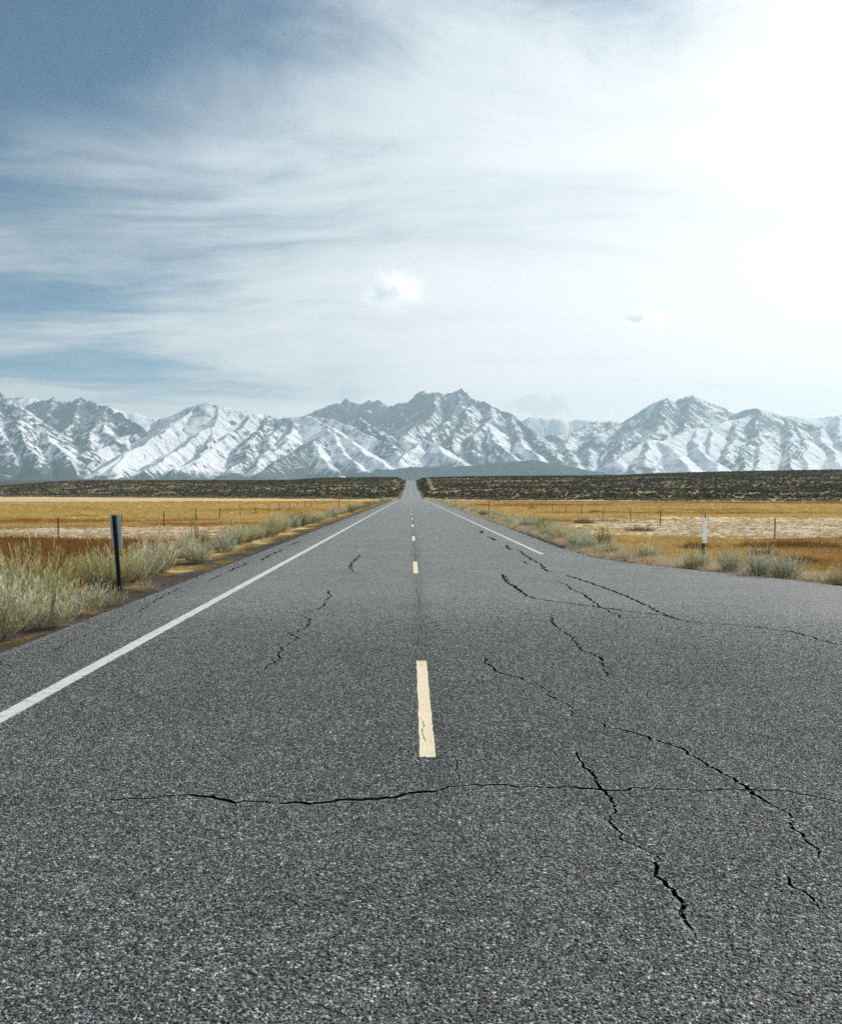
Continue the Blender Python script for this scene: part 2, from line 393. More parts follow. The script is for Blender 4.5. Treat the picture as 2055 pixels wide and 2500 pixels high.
C_SOIL = np.array([0.055, 0.043, 0.034]); C_GOLD = np.array([0.55, 0.405, 0.150]); C_STRAW = np.array([0.58, 0.44, 0.20])
C_PALE = np.array([0.43, 0.365, 0.295]); C_RUST = np.array([0.22, 0.085, 0.018]); C_HILL = np.array([0.27, 0.205, 0.105]); C_SAND = np.array([0.52, 0.42, 0.26])
C_FAR = np.array([0.05, 0.055, 0.05])
def ground_col(x, y):
    x = np.asarray(x, float); y = np.asarray(y, float); D = np.maximum(y, 1); u = x / D; col = HX + u * F
    n = fbm(x / 16.0, y / 9.0, 4); n2 = fbm(x / 5.0 + 40, y / 3.0, 3); n3 = fbm(x / 70.0, y / 26.0 + 8, 3)
    c = np.ones(x.shape + (3,)) * C_GOLD
    def put(cc, w): nonlocal c; c = c + (cc - c) * np.clip(w, 0, 1)[..., None]
    put(C_STRAW, sstep(0.0, 0.7, n3 + 0.3 * n))
    put(C_RUST * 1.5, 0.8 * sstep(0.30, 0.75, -n3 + 0.45 * n))
    # pale alkali flats
    L = x < 0
    put(C_PALE, np.where(L, sstep(50, 56, y + 2.5 * n) * sstep(86, 70, y + 6 * n + 4 * n2) * sstep(-10, -16, x + 3 * n), 0) * (0.95 - 0.35 * sstep(0, 0.5, n2)))
    put(C_PALE, np.where(L, sstep(300, 330, y + 30 * n3) * sstep(520, 450, y) * sstep(-60, -110, x), 0) * 0.7)
    put(C_PALE, np.where(~L, sstep(55, 63, y + 3 * n) * sstep(112, 88, y + 8 * n) * sstep(9, 20, x + 3 * n), 0) * (0.95 - 0.4 * sstep(0, 0.5, n2)))
    # rust sedge near the road banks
    put(C_RUST, np.where(L, sstep(56, 51, y + 2.5 * n) * sstep(-8, -9.5, x), 0) * (0.85 + 0.15 * n2))
    put(C_RUST * 1.35, np.where(~L, sstep(52, 36, y + 6 * n) * sstep(12.0, 18.0, x + 3 * n), 0) * 0.72)
    put(C_RUST * 0.5, np.where(~L, np.exp(-((x - 19.5) / 3.0) ** 2 - ((y - 49) / 1.8) ** 2), 0) * 0.9)  # one darker oval strip in the right meadow
    # drainage-dark line and bleached strand at the foot of the hills
    Db = np.interp(col, [-1500, 0, 700, 960, 1060, 1300, 2055, 3600], [1000, 780, 500, 430, 430, 380, 330, 300]) + 14 * fbm(x / 60.0, 3.3, 2)
    put(C_RUST * 1.3, 0.7 * sstep(0.72, 0.80, D / Db) * (x > 10))
    put(C_SAND, np.where(x < -60, sstep(0.978, 0.984, D / Db + 0.004 * n), sstep(0.958, 0.966, D / Db + 0.004 * n)))
    put(C_HILL, sstep(0.995, 1.01, D / Db + 0.01 * n2))
    put(C_HILL * 0.6, sstep(1.3, 1.8, D / Db + 0.2 * n3))
    put(C_FAR, sstep(1300, 1700, D))
    # verges
    d = pave_dist(x, y)
    put(np.array([0.34, 0.26, 0.13]), np.where(y < 420, sstep(5.5, 3.4, d + 0.7 * n) * 0.75, sstep(7, 4, d + n) * 0.25) * (y < 1100))
    put(C_SOIL * np.where(y > 430, 1.8, 1.0)[..., None], sstep(1.5, 0.85, d + 0.35 * n2 + 0.25 * n) * (y < 1100))
    put(C_SOIL * 1.1, sstep(2.8, 1.4, d + 0.6 * n2) * (x < 0) * (y < 26))
    put(C_STRAW, np.where(x < 0, sstep(0.30, 0.55, n2 + 0.35 * n) * sstep(0.55, 0.8, d) * sstep(1.7, 1.1, d) * (y > 19), 0) * 0.7)
    return c

def build_ground():
    st = 0.28; xs = [0.0]; s = st
    xs = list(np.arange(0, 12.01, st))
    while xs[-1] < 32000: xs.append(xs[-1] + max(st, (xs[-1] - 12) * 0.030 + st))
    xs = np.array(xs); xs = np.concatenate([-xs[::-1][:-1], xs])
    ys = list(np.arange(-60, 8, 2.0)) + list(np.arange(8, 70, 0.45))
    while ys[-1] < 45000: ys.append(ys[-1] + max(0.45, ys[-1] * 0.0115 - 0.3))
    ys = np.concatenate([[-3000, -800, -300, -120], ys])
    X, Y = np.meshgrid(xs, ys); sh = X.shape
    Z = terrain(X.ravel(), Y.ravel()); C = ground_col(X.ravel(), Y.ravel())
    i = np.arange(sh[0] - 1)[:, None] * sh[1] + np.arange(sh[1] - 1)[None, :]
    q = np.stack([i, i + 1, i + sh[1] + 1, i + sh[1]], -1).reshape(-1, 4)
    me = mesh_np('ground', np.stack([X.ravel(), Y.ravel(), Z], 1), quads=q)
    set_attr(me, 'gcol', C)
    o = obj('ground', me, GROUND); tag(o, 'golden dry meadow, bare verges and scrub hills around the road', 'ground', kind='structure')
build_ground()

# ------------------------------------------------------------------ road with real cracks
def gp(px, py):
    """photo pixel on flat ground -> metres"""
    D = EYE * F / (py - HY); return ((px - HX) * D / F, D)
def z5(pts, w): return [gp(1000 + x * 0.6077, 1400 + y * 0.6077) for x, y in pts], w
def z6(pts, w): return [gp(x * 0.6077, 1400 + y * 0.6077) for x, y in pts], w
def zc(pts, w): return [gp(700 + x / 2.893, 1130 + y / 2.893) for x, y in pts], w
def zl(pts, w): return [gp(400 + x / 2.893, 1180 + y / 2.893) for x, y in pts], w
CRACKS = [
    z5([(290,325),(310,360),(370,403),(440,415),(490,435),(520,450),(548,468),(560,492),(600,508),(640,530),(660,545),(655,570),(720,580),(760,600),(795,620),(860,628),(915,640),(975,665),(1040,685),(1100,705),(1140,735),(1190,765),(1240,795),(1290,820),(1340,850),(1370,885),(1440,920),(1475,935),(1500,975),(1525,1012),(1580,1050),(1615,1110),(1625,1150)], .020),
    z5([(905,590),(925,625),(940,645)], .018), z5([(655,545),(648,572)], .018),
    z5([(-1290,912),(-1240,912),(-1100,905),(-985,895),(-880,890),(-800,897),(-745,905),(-690,917),(-620,916),(-540,921),(-440,921),(-350,918),(-240,908),(-160,908),(-60,901),(0,885),(60,875),(130,865),(200,852),(260,845),(330,845),(400,853),(490,858),(580,858),(650,860),(740,862),(800,872),(850,872),(900,860),(980,866),(1060,870),(1170,872),(1260,868),(1360,868),(1450,868),(1520,875),(1600,895),(1740,920),(1900,940)], .029),
    z5([(665,700),(672,740),(705,775),(735,810),(740,840),(785,880),(815,915),(820,950),(800,995),(855,1045),(860,1075),(905,1095),(960,1110),(995,1150),(980,1195),(1010,1240),(1050,1275),(1085,1315),(1105,1340),(1120,1390),(1140,1440),(1150,1480)], .017),
    z5([(460,600),(480,635),(485,655),(520,668),(550,690)], .010), z5([(485,545),(500,568),(520,580)], .010),
    z5([(565,165),(575,200),(610,230),(640,245),(665,275),(685,305),(720,322),(760,335),(780,370),(800,410),(805,430)], .020),
    z5([(165,715),(185,740),(190,790),(205,850)], .009), z5([(955,465),(950,495),(970,520),(1010,545)], .008),
    z5([(370,0),(385,30),(430,60),(470,90),(500,100),(580,112),(660,122),(740,133),(830,145),(920,157),(1000,165),(1050,175),(1090,188),(1160,198),(1260,205),(1380,215),(1480,228),(1560,240),(1640,265),(1760,295)], .030),
    z5([(620,5),(700,30),(790,60),(880,95),(940,125),(990,150),(1020,162),(1060,178)], .024),
    z5([(580,28),(630,45),(645,65),(690,80),(730,110),(770,138),(820,160),(860,178),(990,175)], .020),
    z5([(1540,1185),(1510,1195),(1505,1210),(1530,1245),(1600,1300),(1640,1335),(1650,1355),(1690,1380),(1740,1410)], .012),
    z5([(180,290),(240,300),(330,306),(395,295),(400,275),(470,270),(560,262)], .010), z5([(400,188),(560,190),(720,192),(850,182)], .009), z5([(60,205),(250,212),(480,205)], .007),
    z6([(1310,65),(1325,85),(1310,110),(1300,135),(1250,150),(1205,170),(1245,185),(1240,205),(1190,235),(1155,238),(1200,262),(1150,285),(1130,310),(1115,330),(1135,345),(1070,370),(1078,408)], .016),
    z6([(1078,408),(1160,405),(1300,403),(1430,397),(1600,390)], .008), z6([(1078,408),(1010,425),(960,445),(900,470),(800,478),(700,482),(580,482)], .009),
    z6([(1115,328),(980,330),(840,328),(640,345),(500,348),(420,350)], .008), z6([(460,440),(465,475)], .012), z6([(188,625),(192,665)], .012),
    z6([(730,55),(650,95),(590,130),(560,155),(510,170),(450,205),(400,225),(340,250),(280,275),(220,310),(180,325)], .013),
    z6([(100,345),(60,362),(30,385),(0,402)], .013), z6([(0,525),(140,522)], .006), z6([(1130,310),(1250,308),(1450,303)], .007), z6([(330,500),(332,560)], .008),
    zc([(1315,455),(1380,470),(1370,500)], .03), zc([(1410,520),(1440,530),(1480,550)], .03), zc([(1545,580),(1560,600),(1580,615)], .03),
    zc([(1615,615),(1650,625),(1700,665),(1740,690),(1790,715),(1830,760),(1870,775)], .028), zc([(1660,690),(1700,715)], .02), zc([(1525,790),(1545,815),(1570,820),(1540,840)], .016),
    zc([(510,650),(490,680),(455,710),(445,740),(470,765)], .022), zc([(240,778),(400,775),(450,770),(520,790)], .012), zc([(330,845),(360,835),(420,820)], .012), zc([(860,640),(900,650),(950,655)], .014), zc([(1640,570),(1690,566)], .02),
    zl([(450,630),(500,600),(560,580),(600,560)], .022), zl([(690,545),(740,510),(800,485),(850,465)], .03), zl([(320,690),(370,660),(420,640)], .016), zl([(860,440),(900,432),(960,410)], .03),
]
# the paving joint along the centre, open in places
for a, b in ((9.6, 13.2), (14.5, 17.8), (24.0, 28.5), (30, 34)):
    CRACKS.append(([(0.13 + 0.02 * math.sin(t * 1.7), t) for t in np.linspace(a, b, 9)], .0045))
def crack_quads():
    quads = []; rnd = random.Random(3)
    for pts, w0 in CRACKS:
        path = [Vector((p[0], p[1])) for p in pts]
        fine = []
        for a, b in zip(path, path[1:]):
            L = (b - a).length; n = max(1, int(L / (0.035 + 0.0022 * a.y)))
            for k in range(n):
                t = k / n; fine.append(a.lerp(b, t))
        fine.append(path[-1]); n = len(fine)
        j = (0.010 if w0 > 0.009 else 0.005) * (1 + fine[0].y / 16)
        jit = [Vector((rnd.gauss(0, j), rnd.gauss(0, j))) for _ in fine]
        fine = [f + q for f, q in zip(fine, jit)]
        wn, left, right = 0.6, [], []
        for k, f in enumerate(fine):
            wn = min(1.3, max(0.68, wn + rnd.uniform(-0.4, 0.4)))
            end = min(1.0, 0.15 + 0.22 * min(k, n - 1 - k))
            d = (fine[min(k + 1, n - 1)] - fine[max(k - 1, 0)]).normalized(); nr = Vector((-d.y, d.x))
            hw = w0 * 0.5 * wn * end * (0.85 + f.y / 15)
            left.append(f + nr * hw); right.append(f - nr * hw)
        for k in range(n - 1): quads.append([left[k], left[k + 1], right[k + 1], right[k]])
    return quads
QUADS = crack_quads()
def cut_sheet(name, outline, z, depth, mat, floor_mat, lo=-50.0, hi=60.0):
    """flat sheet with the cracks cut into it as open grooves (depth) or right through (floor_mat None)"""
    co, faces = [], []
    def add(poly):
        if sum(p.x * q.y - q.x * p.y for p, q in zip(poly, poly[1:] + poly[:1])) < 0: poly = poly[::-1]     # counter-clockwise
        b = len(co); co.extend(poly); faces.append(list(range(b, b + len(poly))))
    add([Vector((p[0], p[1])) for p in outline])
    edges, cells = [], {}
    for q in QUADS:
        if not lo < q[0].y < hi: continue
        b = len(co); co.extend(q); edges += [(b, b + 1), (b + 1, b + 2), (b + 2, b + 3), (b + 3, b)]
        for t in ((q[0], q[1], q[2]), (q[0], q[2], q[3])):
            xs_, ys_ = [p.x for p in t], [p.y for p in t]
            for i in range(int(math.floor(min(xs_) * 4)), int(math.floor(max(xs_) * 4)) + 1):
                for j in range(int(math.floor(min(ys_) * 4)), int(math.floor(max(ys_) * 4)) + 1): cells.setdefault((i, j), []).append(t)
    def in_crack(p):
        for a, b, c in cells.get((int(math.floor(p.x * 4)), int(math.floor(p.y * 4))), ()):
            s1 = (b - a).cross(p - a); s2 = (c - b).cross(p - b); s3 = (a - c).cross(p - c)
            if (s1 >= 0 and s2 >= 0 and s3 >= 0) or (s1 <= 0 and s2 <= 0 and s3 <= 0): return True
        return False
    vs, es, fs, ov, oe, of = geometry.delaunay_2d_cdt(co, edges, faces, 0, 1e-5)
    bm = bmesh.new()
    top = {}; low = {}
    def tv(i):
        if i not in top: top[i] = bm.verts.new((vs[i].x, vs[i].y, z))
        return top[i]
    def lv(i):
        if i not in low: low[i] = bm.verts.new((vs[i].x, vs[i].y, z - depth))
        return low[i]
    side = {}
    for f, o in zip(fs, of):
        if 0 not in o: continue
        cr = in_crack((vs[f[0]] + vs[f[1]] + vs[f[2]]) / 3)
        if cr and floor_mat is None: continue
        try: fc = bm.faces.new([lv(i) if cr else tv(i) for i in f])
        except ValueError: continue
        fc.material_index = 1 if cr else 0
        for a, b in zip(f, f[1:] + f[:1]):
            side.setdefault((min(a, b), max(a, b)), []).append((cr, a, b))
    if floor_mat is not None:
        for (a, b), l in side.items():
            if len(l) == 2 and l[0][0] != l[1][0]:
                c, p, q = l[0] if l[0][0] else l[1]
                try: fc = bm.faces.new([lv(q), lv(p), tv(p), tv(q)]); fc.material_index = 1
                except ValueError: pass
    # outer edge of the sheet turned down
    rim = [(l[0][1], l[0][2]) for k, l in side.items() if len(l) == 1 and not l[0][0]]
    for p, q in rim:
        a, b = tv(p), tv(q)
        c = bm.verts.new((b.co.x, b.co.y, z - max(depth, 0.004) * (1.6 if floor_mat else 1.0))); d = bm.verts.new((a.co.x, a.co.y, c.co.z))
        try: bm.faces.new([b, a, d, c])
        except ValueError: pass
    me = bpy.data.meshes.new(name); bmesh.ops.recalc_face_normals(bm, faces=[f for f in bm.faces if abs(f.normal.z) > 0.5]); bm.to_mesh(me); bm.free()
    me.materials.append(mat)
    if floor_mat is not None: me.materials.append(floor_mat)
    return me
def ragged(poly, step=0.14, amp=0.05, lock=None):
    out = []; rnd = random.Random(9)
    for (ax, ay), (bx, by) in zip(poly, poly[1:] + poly[:1]):
        L = math.hypot(bx - ax, by - ay); vis = ay > -3 and by > -3 and max(ax, bx) < 30 and not (ay == by and ay == 45)
        n = max(1, int(L / step)) if vis and L < 60 else 1
        for k in range(n):
            t = k / n; x, y = ax + (bx - ax) * t, ay + (by - ay) * t
            if k or (vis and ay != 45):
                e = amp * (fbm(np.array([x * 0.9 + 3]), np.array([y * 0.9]), 3)[0] + rnd.uniform(-0.35, 0.35)); nx, ny = (by - ay) / L, -(bx - ax) / L
                x += nx * e; y += ny * e
            out.append((x, y))
    return out
def build_road():
    near = cut_sheet('road', ragged(PAVE), 0.0, 0.035, ASPHALT, CRACK)
    bm = bmesh.new(); bm.from_mesh(near)
    ys = list(np.arange(45, 260, 3.0)) + list(np.arange(260, 1500, 6.0))
    prev = None; rnd = random.Random(4)
    for y in ys:
        z = float(road_z(y)); e = 0.0 if y == 45 else 1.0
        l = LEFT_E + e * rnd.uniform(-0.06, 0.05); r = (5.0 if y == 45 else RIGHT_E) + e * rnd.uniform(-0.06, 0.06)
        row = [bm.verts.new((l, y, z - 0.07)), bm.verts.new((l, y, z)), bm.verts.new((r, y, z)), bm.verts.new((r, y, z - 0.07))]
        if prev:
            for k in range(3): bm.faces.new([prev[k], prev[k + 1], row[k + 1], row[k]])
        prev = row
    me = bpy.data.meshes.new('road'); bm.to_mesh(me); bm.free()
    me.materials.append(ASPHALT); me.materials.append(CRACK)
    o = obj('road', me); tag(o, 'cracked grey asphalt road running straight to the mountains', 'road', kind='structure')
    return o
ROAD = build_road()

def line_strip(name, x, w, y0, y1, mat, parent, lift=0.004):
    """painted line that follows the road's rise and fall"""
    ys = [y0]; 
    while ys[-1] < y1: ys.append(min(y1, ys[-1] + (3.0 if ys[-1] < 260 else 6.0)))
    bm = bmesh.new(); prev = None
    for y in ys:
        z = float(road_z(y)) + lift + (0.006 if y > 200 else 0.0); row = [bm.verts.new((x - w / 2, y, z)), bm.verts.new((x + w / 2, y, z))]
        if prev: bm.faces.new([prev[0], prev[1], row[1], row[0]])
        prev = row
    me = bpy.data.meshes.new(name); bm.to_mesh(me); bm.free()
    return obj(name, me, mat, parent)
def edge_poly(x, w, y0, y1, amp=0.006):
    rnd = random.Random(int(y0 * 10 + x * 100)); L, R = [], []
    n = max(4, int((y1 - y0) / 0.12))
    for k in range(n + 1):
        y = y0 + (y1 - y0) * k / n
        L.append((x - w / 2 + rnd.uniform(-amp, amp), y)); R.append((x + w / 2 + rnd.uniform(-amp, amp), y))
    return R + L[::-1]
def build_markings():
    # left and right edge lines: near stretch with the cracks cut through, then on over the hill
    m = cut_sheet('edge_line', edge_poly(-3.24, 0.14, -20, 45), 0.004, 0.004, WHITE, None)
    obj('edge_line', m, None, ROAD)
    obj('edge_line', cut_sheet('edge_line', edge_poly(3.84, 0.13, 27.6, 45), 0.004, 0.004, WHITE, None), None, ROAD)
    line_strip('edge_line', -3.24, 0.14, 45.0, 1300, WHITE, ROAD); line_strip('edge_line', 3.84, 0.13, 45.0, 1300, WHITE, ROAD)
    y = EYE * F / (1849.4 - HY)
    for k in range(26):
        a = y + k * 14.63; b = a + 3.66
        if b < 45: obj('centre_dash', cut_sheet('centre_dash', edge_poly(0.115, 0.105, a, b, 0.004), 0.004, 0.004, YELLOW, None), None, ROAD)
        else: line_strip('centre_dash', 0.115, 0.11, a, b, YELLOW, ROAD)
    line_strip('centre_line', 0.115, 0.16, 405, 1300, YELLOW, ROAD)
# hairline breaks in the first dash
CRACKS2 = [[(0.085, 6.65), (0.10, 6.75), (0.085, 6.95), (0.105, 7.2), (0.08, 7.5)], [(0.155, 6.95), (0.135, 6.8), (0.15, 6.72), (0.115, 6.6)]]
_keep = CRACKS[:]; CRACKS[:] = [(c, .006) for c in CRACKS2]; QUADS += crack_quads(); CRACKS[:] = _keep
build_markings()

# ------------------------------------------------------------------ stone chips standing proud of the worn binder, where the eye can tell them apart
CHIP, _g, _o = new_mat('stone_chip')
_c = attr(_g, 'tint', 'INSTANCER')[0]
_n = _g.noise(pos(_g), 160.0, 3.0, 0.7)
_k = _g.vm('SCALE', _c); _g.link(_g.rng(_n, 0.3, 0.7, 0.7, 1.25), _k.node.inputs['Scale'])
principled(_g, _o, _k, 0.6, 0.3)

# ------------------------------------------------------------------ mountains
# crest and spur lines: (photo column, photo row, distance in km); each with steepness, how rocky it is and how dark (wooded) it is
def RL(o, k, pts, m=0.72, rock=0.3, wood=0.0):
    rock *= {0: 1.0, 500: 0.9, 1000: 0.8, 1500: 0.78}.get(o[0], 1.0)
    return dict(gs=0.0, p=[(o[0] + a * k, o[1] + b * k, D) for a, b, D in pts], m=m, rock=rock, wood=wood)
A0 = ((0, 0), 1.0); Z1 = ((0, 920), 0.2995); Z2 = ((500, 920), 0.2995); Z3 = ((1000, 920), 0.2995); Z4 = ((1500, 920), 0.3197)
RIDGES = [
    # left-hand mountain
    RL(*A0, [(-900, 960, 9.6), (-500, 905, 9.9), (-250, 918, 10.2), (-80, 930, 10.3), (0, 956, 10.2), (33, 983, 10.0), (69, 1025, 9.7), (99, 1049, 9.4), (129, 1076, 9.0), (156, 1100, 8.7), (185, 1128, 8.3)], 0.74, 0.5),
    RL(*A0, [(0, 965, 10.1), (48, 1003, 9.6), (44, 1040, 9.2), (56, 1060, 8.9), (80, 1100, 8.5), (105, 1135, 8.1)], 0.75, 0.6),
    RL(*A0, [(-30, 960, 10.1), (-10, 1030, 9.3), (15, 1080, 8.7), (30, 1125, 8.2)], 0.75, 0.6),
    RL(*A0, [(-250, 918, 10.2), (-200, 1020, 9.2), (-150, 1110, 8.3)], 0.72, 0.4), RL(*A0, [(-500, 905, 9.9), (-460, 1020, 9.0), (-420, 1120, 8.2)], 0.72, 0.4),
    # peaks behind it
    RL(*Z1, [(-200, 190, 13.2), (90, 150, 13.2), (150, 125, 13.2), (215, 108, 13.2), (270, 150, 13.1), (340, 215, 13.0)], 0.8, 0.25),
    RL(*Z1, [(300, 200, 12.6), (360, 205, 12.5), (440, 172, 12.3), (500, 200, 12.2), (565, 228, 12.0), (620, 200, 11.7), (690, 176, 11.5), (770, 215, 11.4), (830, 245, 11.3), (890, 243, 11.2), (960, 290, 11.0), (1050, 360, 10.8), (1140, 410, 10.5)], 0.85, 0.75),
    RL(*Z1, [(890, 243, 11.2), (850, 300, 10.9), (800, 345, 10.6), (760, 430, 10.2), (720, 540, 9.6), (700, 620, 9.1)], 0.8, 0.65),
    RL(*Z1, [(690, 176, 11.5), (640, 290, 11.0), (570, 390, 10.6), (510, 470, 10.2)], 0.85, 0.7), RL(*Z1, [(440, 172, 12.3), (400, 280, 11.6), (350, 350, 11.2)], 0.85, 0.6),
    RL(*Z1, [(830, 350, 10.7), (870, 450, 10.2), (930, 500, 9.9)], 0.8, 0.5),
    RL(*Z1, [(870, 240, 13.4), (1000, 278, 13.6), (1100, 282, 13.6), (1200, 328, 13.6), (1300, 352, 13.6), (1420, 350, 13.6)], 0.7, 0.05),
    # big front mountain, left of the road
    RL(*Z1, [(1180, 430, 11.4), (1270, 375, 11.3), (1340, 332, 11.2), (1410, 310, 11.1), (1480, 278, 11.0), (1540, 248, 10.8), (1590, 240, 10.7), (1640, 214, 10.6), (1702, 203, 10.5), (1800, 240, 10.5), (1890, 258, 10.6), (2000, 275, 10.6), (2100, 290, 10.6), (2210, 330, 10.7), (2310, 345, 10.6), (2430, 330, 10.4), (2530, 316, 10.3), (2640, 334, 10.2), (2730, 358, 10.1)], 0.70, 0.35),
    RL(*Z2, [(1060, 360, 10.1), (1200, 420, 9.8), (1330, 480, 9.6), (1450, 540, 9.4), (1560, 610, 9.1), (1650, 690, 8.7), (1700, 745, 8.3)], 0.66, 0.4),
    RL(*Z1, [(1270, 375, 11.3), (1000, 490, 10.3), (860, 560, 9.8), (700, 650, 9.2), (560, 730, 8.6), (460, 785, 8.2)], 0.62, 0.2),
    RL(*Z1, [(1640, 214, 10.6), (1450, 390, 10.0), (1150, 540, 9.3), (980, 680, 8.5), (900, 750, 8.1)], 0.60, 0.2),
    RL(*Z1, [(1590, 240, 10.7), (1300, 470, 9.8), (1080, 600, 9.0), (800, 760, 8.1)], 0.6, 0.2),
    RL(*Z1, [(1800, 240, 10.5), (1740, 400, 9.9), (1500, 560, 9.2), (1280, 680, 8.5), (1150, 770, 8.0)], 0.62, 0.3),
    RL(*Z2, [(220, 258, 10.6), (180, 330, 10.3), (120, 440, 9.9), (60, 560, 9.2), (-100, 680, 8.5), (-200, 770, 8.0)], 0.66, 0.6),
    RL(*Z2, [(400, 300, 10.6), (300, 400, 10.0), (100, 560, 9.2), (0, 620, 8.8), (-190, 710, 8.3), (-270, 790, 7.9)], 0.66, 0.5),
    RL(*Z2, [(530, 320, 10.7), (480, 420, 10.0), (370, 530, 9.3), (310, 650, 8.7), (240, 750, 8.1)], 0.7, 0.7),
    RL(*Z2, [(760, 330, 10.4), (740, 450, 9.7), (620, 560, 9.1), (470, 670, 8.5), (380, 770, 8.0)], 0.66, 0.5),
    RL(*Z2, [(640, 400, 10.1), (560, 500, 9.5), (480, 620, 8.8)], 0.7, 0.5),
    RL(*Z2, [(920, 480, 9.3), (900, 520, 9.0), (840, 580, 8.7), (690, 640, 8.4), (500, 740, 8.0), (400, 800, 7.7)], 0.6, 0.35, 0.5),
    RL(*Z2, [(900, 520, 9.0), (940, 600, 8.7), (1010, 690, 8.3), (1090, 790, 7.8)], 0.6, 0.3),
    RL(*Z2, [(860, 318, 10.3), (960, 380, 9.9), (1100, 480, 9.4), (1250, 560, 8.9), (1400, 650, 8.5), (1510, 720, 8.1)], 0.6, 0.35),
    RL(*Z2, [(970, 420, 9.7), (1080, 540, 9.1), (1200, 640, 8.6), (1300, 720, 8.1)], 0.62, 0.3),
    RL(*Z2, [(1230, 330, 10.3), (1300, 420, 9.9), (1340, 470, 9.7)], 0.75, 0.8), RL(*Z2, [(1360, 390, 10.0), (1420, 470, 9.6), (1520, 560, 9.2)], 0.75, 0.8),
    # crags behind, and the central massif
    RL(*Z2, [(820, 312, 13.2), (870, 298, 13.1), (960, 268, 13.0), (1010, 240, 13.0), (1040, 224, 13.0), (1090, 218, 12.9), (1135, 176, 12.9), (1165, 200, 12.9), (1200, 220, 12.8), (1280, 226, 12.6), (1320, 188, 12.6), (1350, 200, 12.6), (1390, 193, 12.5), (1450, 230, 12.5), (1510, 246, 12.4), (1570, 218, 12.2), (1650, 215, 12.0), (1700, 190, 11.9), (1736, 165, 11.8)], 0.95, 0.85),
    RL(*Z3, [(-10, 215, 11.9), (40, 180, 11.8), (75, 145, 11.7), (105, 127, 11.7), (130, 132, 11.6), (170, 152, 11.5), (230, 133, 11.5), (290, 145, 11.5), (350, 140, 11.4), (385, 118, 11.4), (415, 103, 11.4), (460, 130, 11.3), (485, 158, 11.3), (510, 185, 11.2), (600, 208, 11.1), (660, 240, 11.0), (740, 285, 10.9), (800, 302, 10.8), (850, 345, 10.6), (900, 382, 10.5), (980, 440, 10.2), (1060, 530, 9.8), (1150, 620, 9.3), (1250, 715, 8.8)], 0.95, 0.9),
    RL(*Z3, [(230, 133, 11.5), (215, 280, 10.8), (100, 370, 10.3), (0, 430, 9.9), (-60, 490, 9.6)], 0.8, 0.55),
    RL(*Z3, [(415, 103, 11.4), (430, 220, 11.0), (380, 310, 10.6), (300, 370, 10.2), (170, 470, 9.7), (120, 520, 9.4)], 0.85, 0.75),
    RL(*Z3, [(520, 220, 11.1), (480, 310, 10.5), (420, 430, 9.9), (370, 530, 9.5)], 0.85, 0.7),
    RL(*Z3, [(660, 240, 11.0), (620, 370, 10.2), (560, 470, 9.7), (500, 580, 9.2)], 0.8, 0.7),
    RL(*Z3, [(620, 370, 10.2), (700, 500, 9.6), (800, 600, 9.1), (900, 690, 8.7)], 0.7, 0.45),
    RL(*Z3, [(640, 450, 9.9), (660, 560, 9.4), (740, 670, 8.8)], 0.8, 0.8),
    RL(*Z3, [(800, 302, 10.8), (870, 470, 10.0), (980, 580, 9.4), (1090, 700, 8.7)], 0.75, 0.6),
    RL(*Z3, [(110, 505, 9.2), (60, 560, 9.0), (0, 610, 8.8), (-80, 690, 8.4)], 0.7, 0.5), RL(*Z3, [(110, 505, 9.2), (220, 560, 9.0), (330, 640, 8.7), (430, 700, 8.4)], 0.62, 0.45),
    RL(*Z3, [(-300, 770, 7.4), (0, 732, 7.6), (300, 737, 7.6), (600, 712, 7.5), (850, 686, 7.4), (970, 674, 7.4), (1100, 700, 7.3), (1300, 730, 7.3), (1480, 760, 7.2), (1750, 800, 7.2)], 0.34, 0.05, 1.0),
    # snowy ridges in the gap
    RL(*Z3, [(880, 392, 14.2), (940, 352, 14.2), (990, 323, 14.1), (1060, 330, 14.1), (1130, 335, 14.1), (1200, 345, 14.0), (1250, 366, 14.0), (1340, 343, 14.0), (1450, 355, 13.9), (1530, 367, 13.8), (1640, 358, 13.6), (1736, 375, 13.5), (1850, 360, 13.5)], 0.8, 0.25),
    RL(*Z3, [(1100, 520, 11.2), (1150, 470, 11.3), (1230, 463, 11.3), (1290, 475, 11.4), (1350, 440, 11.6), (1400, 405, 11.8), (1480, 378, 12.2), (1540, 365, 12.6)], 0.75, 0.7),
    RL(*Z3, [(1290, 475, 11.4), (1260, 560, 10.6), (1290, 640, 10.0), (1380, 720, 9.3)], 0.7, 0.75), RL(*Z3, [(1480, 378, 12.2), (1500, 500, 11.2), (1460, 620, 10.2), (1470, 740, 9.2)], 0.7, 0.75),
    RL(*Z3, [(1640, 358, 12.6), (1620, 520, 11.0), (1560, 680, 9.7)], 0.7, 0.7),
    # right-hand mountain
    RL(*Z4, [(-120, 440, 10.7), (0, 398, 11.0), (100, 340, 11.1), (200, 280, 11.1), (300, 214, 11.1), (360, 182, 11.1), (415, 158, 11.1), (460, 187, 11.1), (540, 160, 11.1), (610, 144, 11.1), (660, 165, 11.1), (760, 210, 11.1), (860, 265, 11.0), (910, 282, 10.9), (980, 260, 10.7), (1070, 234, 10.5), (1150, 262, 10.5), (1250, 300, 10.5), (1330, 322, 10.5), (1400, 345, 10.4), (1550, 390, 10.1), (1736, 460, 9.8), (2100, 560, 9.4), (2600, 640, 9.2)], 0.78, 0.55),
